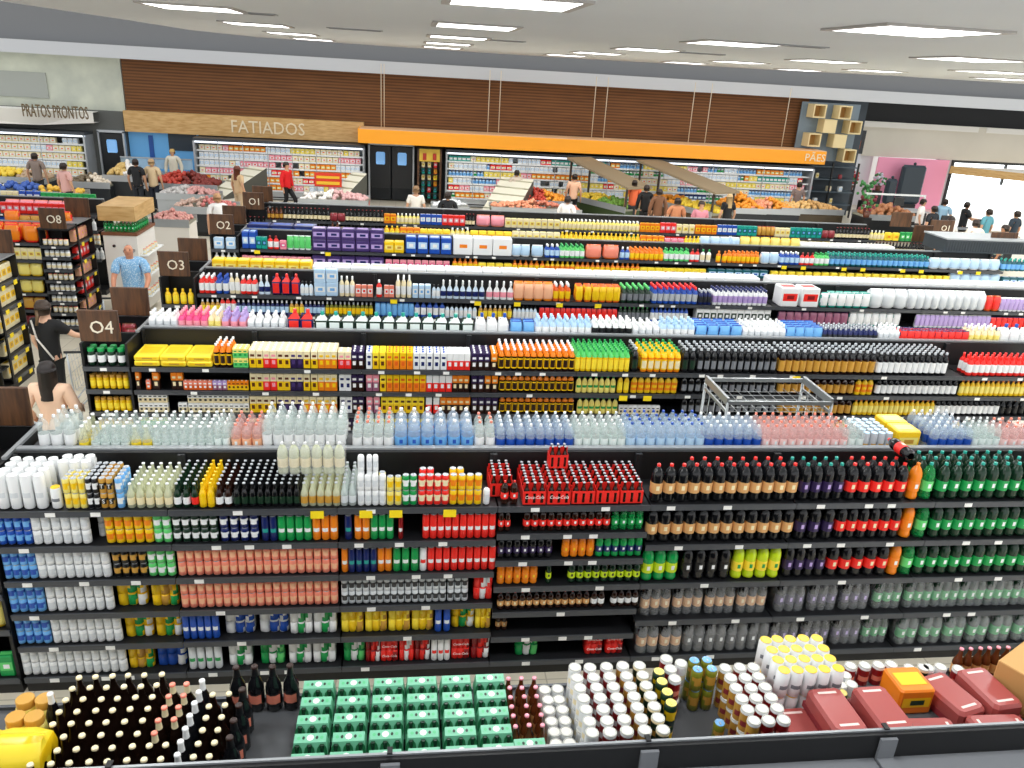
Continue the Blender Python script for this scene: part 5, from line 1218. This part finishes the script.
# ---------------------------------------------------------------- wire cage in the aisle
o = empty('wire_display_basket', (0, 0, 0)); tag(o, 'empty metal wire display basket standing in the aisle behind the water bottles', 'basket')
a, b, c, d = XA(728, 7.35, 1.8), XA(832, 7.35, 1.8), 7.35, 8.02; W = mat('a9aeb0', .3, metal=.6); zt = 1.8
a2, b2 = a-.02, b-.02
part('top_frame', MB().box(a, b, c-.015, c+.015, zt-.02, zt+.02, W).box(a, b, d-.015, d+.015, zt-.02, zt+.02, W), o)
for x in (a, b): part('side_rail', MB().box(x-.015, x+.015, c, d, zt-.03, zt+.05, W).box(x-.01, x+.01, c, d, zt-.12, zt-.09, W), o)
m = MB()
for i in range(1, 10): x = a+(b-a)*i/10; m.bar((x, c, zt-.1), (x, d, zt-.1), .004, W, 4)
for i in range(1, 6): y = c+(d-c)*i/6; m.bar((a, y, zt-.1), (b, y, zt-.1), .004, W, 4)
m.bar((a, c, zt-.1), (b, c, zt-.1), .004, W, 4)
part('wire_grid', m, o)
for x in (a, b):
    for y in (c, d): part('leg', MB().bar((x, y, 0), (x, y, zt), .016, W, 8), o)
m = MB()
for i in range(1, 6):
    for x in (a, b): z = zt-.12-.25*i; m.bar((x, c, z), (x, d, z), .005, W, 4)
for i in range(1, 4):
    for x in (a, b): y = c+(d-c)*i/4; m.bar((x, y, .4), (x, y, zt), .004, W, 4)
part('side_grid', m, o)
o = empty('rack_shelf', (0, 0, 0)); bpy.data.objects.remove(o)
# ---------------------------------------------------------------- produce and display islands
def heap(x, y, w, d, z, cols, name, r=.045, n=90, hump=.25, rz=0):
    m = MB(); ms = [fruit(*c) for c in cols]
    for i in range(n):
        u, v = random.uniform(-1, 1), random.uniform(-1, 1); zz = z+r*.6+hump*(1-max(abs(u), abs(v)))*random.uniform(.6, 1)
        m.ball(x+u*(w/2-r), y+v*(d/2-r), zz, r*random.uniform(.85, 1.15), ms[int((u+1)/2*len(ms)*.999)], 6)
    m.v = [(a-x, b-y, c) for a, b, c in m.v]; o = link(name, m.mesh(name)); o.location = (x, y, 0); o.rotation_euler.z = rz; tag(o, 'heap of '+name.replace('_', ' ')+' on an island', 'produce', kind='stuff'); return o
def island(px, py, w, d, label, cols, name, h=.75, base='22262a', rz=0, n=90, roof=None, r=.05, hump=.25):
    q = onZ(px, py, h)
    if q.y > 28.6: q = q*(28.6/q.y)
    o = empty('display_island', (q.x, q.y, 0), rz); tag(o, label, 'display')
    part('plinth', MB().box(-w/2+.05, w/2-.05, -d/2+.05, d/2-.05, 0, .12, M_BLK), o)
    part('bin', MB().box(-w/2, w/2, -d/2, d/2, .12, h-.1, base).box(-w/2-.02, w/2+.02, -d/2-.02, -d/2, h-.16, h+.04, M_STL).box(-w/2-.02, w/2+.02, d/2, d/2+.02, h-.16, h+.04, M_STL), o)
    part('liner', MB().box(-w/2, w/2, -d/2, d/2, h-.1, h-.04, '8c8c7c'), o)
    if cols: heap(q.x, q.y, w, d, h-.04, cols, name, n=n, r=r, hump=hump, rz=rz)
    if roof:
        for sx in (-1, 1):
            for sy in (-1, 1): part('post', MB().box(sx*(w/2-.04)-.03, sx*(w/2-.04)+.03, sy*(d/2-.04)-.03, sy*(d/2-.04)+.03, h, 2.0-.3*(sx+1), '3e3226'), o)
        rf = MB(); e_ = w/2+.1; g_ = d/2*1.15
        V = [(-e_, -g_, 2.02), (e_, -g_, 1.4), (e_, g_, 1.4), (-e_, g_, 2.02)]; V += [(a, b, c+.07) for a, b, c in V]
        rf.add(V, [(3, 2, 1, 0), (4, 5, 6, 7), (0, 1, 5, 4), (1, 2, 6, 5), (2, 3, 7, 6), (3, 0, 4, 7)], mat('8c7c62', .6)); part('roof', rf, o)
    return o
OR = [('e88a1c', 'f4a834')]; YEL_ = [('f0c828', 'f6dc58')]; GRN_ = [('5a8a34', '8ab848')]; RD_ = [('a8281c', 'd0503c')]; PK_ = [('e88a68', 'f0b088')]
island(532, 192, 2.6, 1.6, 'black produce island of oranges and red fruit near the dairy case', OR+RD_+OR, 'oranges_and_apples', n=260, r=.07, hump=.4)
island(535, 207, 3.0, 1.0, 'low produce island of pale red fruit before the oranges', PK_+[('c86a50', 'dc9078')], 'pale_red_fruit', n=200, r=.06, h=.7)
island(606, 197, 3.2, 1.0, 'wooden roofed produce stand of yellow fruit', YEL_+GRN_, 'yellow_fruit', roof=1, n=170, r=.07, rz=R(-62), base='3a4a2a')
island(684, 193, 3.8, 1.1, 'long wooden roofed produce stand of golden fruit and bags', OR+YEL_, 'golden_fruit', roof=1, n=240, r=.08, rz=R(-62), base='5a4630')
island(742, 186, 1.5, 1.5, 'tall heap stand of oranges behind the fair haired shopper', OR, 'oranges', n=150, r=.08, hump=.5)
island(770, 196, 1.9, 1.3, 'stand of pale orange bakery goods', PK_+OR, 'pale_orange_rolls', n=150, r=.08, hump=.35)
island(806, 206, 2.4, 1.2, 'long bakery island of golden loaves', [('d8a458', 'ecc888'), ('b8884a', 'dcb070')], 'golden_loaves', n=170, r=.08, h=.8, base='4a4030')
island(886, 214, 2.0, 1.0, 'black island with white frame holding brown loaves', [('a86a44', 'c88c60')], 'brown_loaves', n=120, r=.09, h=.9, base='14171a', hump=.4)
island(450, 205, 1.2, .9, 'blue and white promotion bin before the doors', [('e8ecf0', 'f4f6f8')], 'white_packs', n=60, h=.7, base='3a8ac8')
island(335, 198, 2.2, 1.2, 'red fronted island of white and pink packs near the sliced food case', [('eeeae4', 'f6f2ec'), ('d8a0a0', 'e8c4c0')], 'white_and_pink_packs', n=120, h=.7, base='c83a28', r=.07)
island(185, 178, 2.3, 1.2, 'island of dark red cured meats by the butchery', RD_+[('6a1c16', '8c3428')], 'cured_meats', n=200, r=.08, h=.8, hump=.45)
island(190, 193, 1.8, .9, 'steel island of grey and pink trays before the cured meats', [('a8a4a0', 'd8d4d0'), ('c88884', 'dcb0a8')], 'meat_trays', n=140, r=.07, h=.7, base='a8acae')
island(8, 171, 2.8, 1.0, 'island of green and yellow vegetables near the ready meals', GRN_+YEL_+[('b09070', 'c8b090')], 'vegetables', n=200, r=.08, h=.8)
island(22, 190, 3.6, .8, 'white island with yellow blue and white boxes', [('e8ecec', 'f4f4f0'), ('3458a8', '4a70c0'), ('f0b828', 'f4cc58')], 'mixed_boxes', n=150, r=.08, h=.7, base='dfe3e4')
island(92, 181, 1.4, 1.0, 'dark island of packed goods by the black door', [('5a4a34', '8c7c60'), ('d8c8b0', 'ece0cc')], 'packed_goods', n=110, r=.07, h=.8)
island(128, 172, 1.2, 1.2, 'round bakery stand with bread beside the black topped shopper', [('c8a050', 'e0c480'), ('e8e4dc', 'f2eee8')], 'bread', n=120, r=.08, h=1.0, hump=.5)
island(205, 205, 1.7, 1.2, 'low island of snack jars before the meat islands', [('b08878', 'd8c0b0'), ('c03a34', 'e0a09a')], 'jars_and_snacks', n=120, r=.06, h=.8)
island(172, 218, 1.0, .8, 'small white stand of pink packs behind the man in pale blue', [('c07070', 'e0b0a0')], 'pink_packs', n=80, r=.06, h=.9, base='e4e0d8')
# slanted white chest with curved glass
def chest(px, py, w, d, label, rz=0, tilt=.55):
    q = onZ(px, py, .9); o = empty('slanted_chest', (q.x, q.y, 0), rz); tag(o, label, 'display')
    part('base', MB().box(-w/2, w/2, -d/2, d/2, 0, .45, 'd8d6cc'), o)
    m = MB(); A = [(-w/2, -d/2, .45), (w/2, -d/2, .45), (w/2, d/2, .45+tilt*1.6), (-w/2, d/2, .45+tilt*1.6)]
    m.add(A, [(0, 1, 2, 3)], mat('e4e0cc', .4)); m.add([A[0], A[3], (-w/2, d/2, .45), A[1], A[2], (w/2, d/2, .45)], [(0, 1, 2), (3, 5, 4), (1, 2, 5, 4) if 0 else (1, 4, 5)], mat('54564f')); part('sloped_top', m, o)
    for i in range(5):
        t = (i+.5)/5; part('rib', MB().bar((-w/2, -d/2+d*t, .47+tilt*1.6*t), (w/2, -d/2+d*t, .47+tilt*1.6*t), .025, mat('b8b49c')), o)
chest(235, 182, .8, 2.2, 'slanted white chest case rising beside the auburn haired woman', R(-35)); chest(345, 188, .6, 1.8, 'slanted white chest beside the red yellow promotion', R(-30))
chest(508, 196, 1.2, 2.0, 'greenish slanted glass chest before the dairy case', R(-25), .6)
# red and yellow promotion sign
q = onZ(328, 176, 1.3); o = empty('promotion_sign', (q.x, q.y, 0)); tag(o, 'red and yellow promotion sign standing before the sliced food case', 'sign')
part('panel', MB().box(-.45, .45, -.03, .03, .95, 1.4, 'd83a20').box(-.38, .38, -.04, -.031, 1.02, 1.12, 'f0c030').box(-.38, .38, -.04, -.031, 1.22, 1.3, 'f0c030'), o)
for s in (-1, 1): part('post', MB().box(s*.4-.02, s*.4+.02, -.02, .02, 0, .95, M_STL), o)
# ---------------------------------------------------------------- checkouts and the far right
o = empty('freezer_cover', (11.75, 15.35, 1.945)); tag(o, 'dark grey ribbed metal cover lying on the gondola top near the checkouts', 'cover')
part('body', MB().box(-.9, .95, -.3, .45, 0, .26, mat('3c444a', .5)), o); part('top_panel', MB().box(-.92, .97, -.32, .47, .26, .29, mat('a8adb0', .4)), o)
m = MB()
for i in range(30): m.box(-.88+i*.06, -.86+i*.06, -.31, -.3, .03, .23, mat('2c3338'))
part('rib_panel', m, o)
board(12.9, 18.2, 1.75, .62, .36, '01', 'lower end of the aisle one gondola'); board(12.25, 18.9, 1.8, .55, .36, None, 'beyond the numbered board at the checkouts')
board(12.3, 15.3, 1.95, .6, .4, '02', 'checkout end of the aisle two gondola'); board(11.2, 16.4, 1.9, .45, .36, None, 'beside the man in grey green')
for i, (px, py, z) in enumerate(((985, 228, 1.1), (948, 224, 1.1), (900, 205, 1.1))):
    q = onZ(px, py, z); o = empty('checkout_counter', (q.x, q.y, 0)); tag(o, ['black checkout counter beside the man holding papers', 'dark checkout counter beside the cashier in white', 'farthest dark checkout counter'][i], 'counter')
    part('body', MB().bbox(-.9, .9, -.4, .4, 0, .9, mat('15181b', .4), .03), o); part('worktop', MB().box(-.95, .95, -.45, .45, .9, .94, mat('b8a488', .5) if i == 0 else M_STL), o)
    part('screen', MB().box(-.2, .2, .1, .14, 1.05, 1.35, mat('1c2024', .2)).box(-.02, .02, .11, .13, .94, 1.05, M_BLK), o)
for px, py, w_, h_, lab in ((905, 186, 1.15, 1.7, 'tall dark grey rounded speaker totem before the pink banner'), (886, 190, .5, 1.1, 'narrow dark totem beside the tall rounded one')):
    q = onZ(px, 208, .1); o = empty('dark_totem', (q.x, q.y, 0)); tag(o, lab, 'totem')
    part('body', MB().bbox(-w_/2, w_/2, -.15, .15, .3, .3+h_, mat('303c46', .4), .1), o); part('foot', MB().box(-w_*.3, w_*.3, -.2, .2, 0, .3, M_BLK), o)
    part('knob', MB().ball(0, 0, .36+h_, .07, mat('303c46')), o)
# white bread frame
q = onZ(890, 212, 1.0); o = empty('white_frame', (q.x, q.y-.2, .0)); tag(o, 'white metal frame standing over the brown loaves', 'frame')
part('bar', MB().box(-1.1, -1.05, 0, .05, 0, 1.6, M_WHT).box(1.05, 1.1, 0, .05, 0, 1.6, M_WHT), o); part('top_bar', MB().box(-1.1, 1.1, 0, .05, 1.6, 1.66, M_WHT), o)
# flower stand by the storefront
for i, (px, py, c) in enumerate(((852, 178, 'b03038'), (860, 186, '4a9a50'), (868, 176, 'd8d4e0'), (847, 196, '7a2838'))):
    q = onZ(px, py, 1.4); o = empty('flower_pot', (q.x, q.y-.5*i, 0)); tag(o, ['red flowering pot plant', 'leafy green pot plant', 'white flowering pot plant', 'dark red pot plant'][i]+' on a stand by the storefront', 'plant')
    part('stand', MB().box(-.15, .15, -.15, .15, 0, .9, M_BLK), o); part('pot', MB().lathe([(.1, .9, cm('brn')), (.14, 1.1, cm('brn'))], 10), o)
    m = MB()
    for k in range(40): m.ball(random.uniform(-.25, .25), random.uniform(-.2, .2), 1.15+random.random()*.5, .06, mat(c if k % 2 else '3c7a40'), 5)
    part('foliage', m, o)

# ---------------------------------------------------------------- printed words on packs near the camera
import re as _re
_t = txt('Coca-Cola', .05, mat('fff4f0', .4), None, (0, 0, 0), (0, 0, 0), .0006, 'lettering', 1, .25); _tm = _t.data; bpy.data.objects.remove(_t)
_l = {}
for ch in 'STI':
    q = txt(ch, .05, mat('f4f4f0', .4), None, (0, 0, 0), (0, 0, 0), .0005); _l[ch] = q.data; bpy.data.objects.remove(q)
for o in list(COL.objects):
    lb = o.get('label', '')
    if o.name.startswith('bottle_carrier') and ' row' not in lb and (', second from' in lb or ', third from' in lb): l = link('lettering', _tm, o, (0, -.052, .065)); l.rotation_euler = (R(90), 0, 0); l.scale = (.72, .8, 1)
    if lb.startswith('bright red cola pack'):
        for zz in (.06, .16): l = link('lettering', _tm, o, (-.0, -.067, zz)); l.rotation_euler = (R(90), 0, 0); l.scale = (.62, .62, 1)
    if o.name.startswith('energy_drink_can') and ' row' not in lb and ('black lettered' in lb or 'amber' in lb) and 'second gondola' in lb:
        l = link('lettering', _l['STI'[sum(map(ord, lb)) % 2]], o, (0, -.0268, .06)); l.rotation_euler = (R(90), 0, 0)
spill()
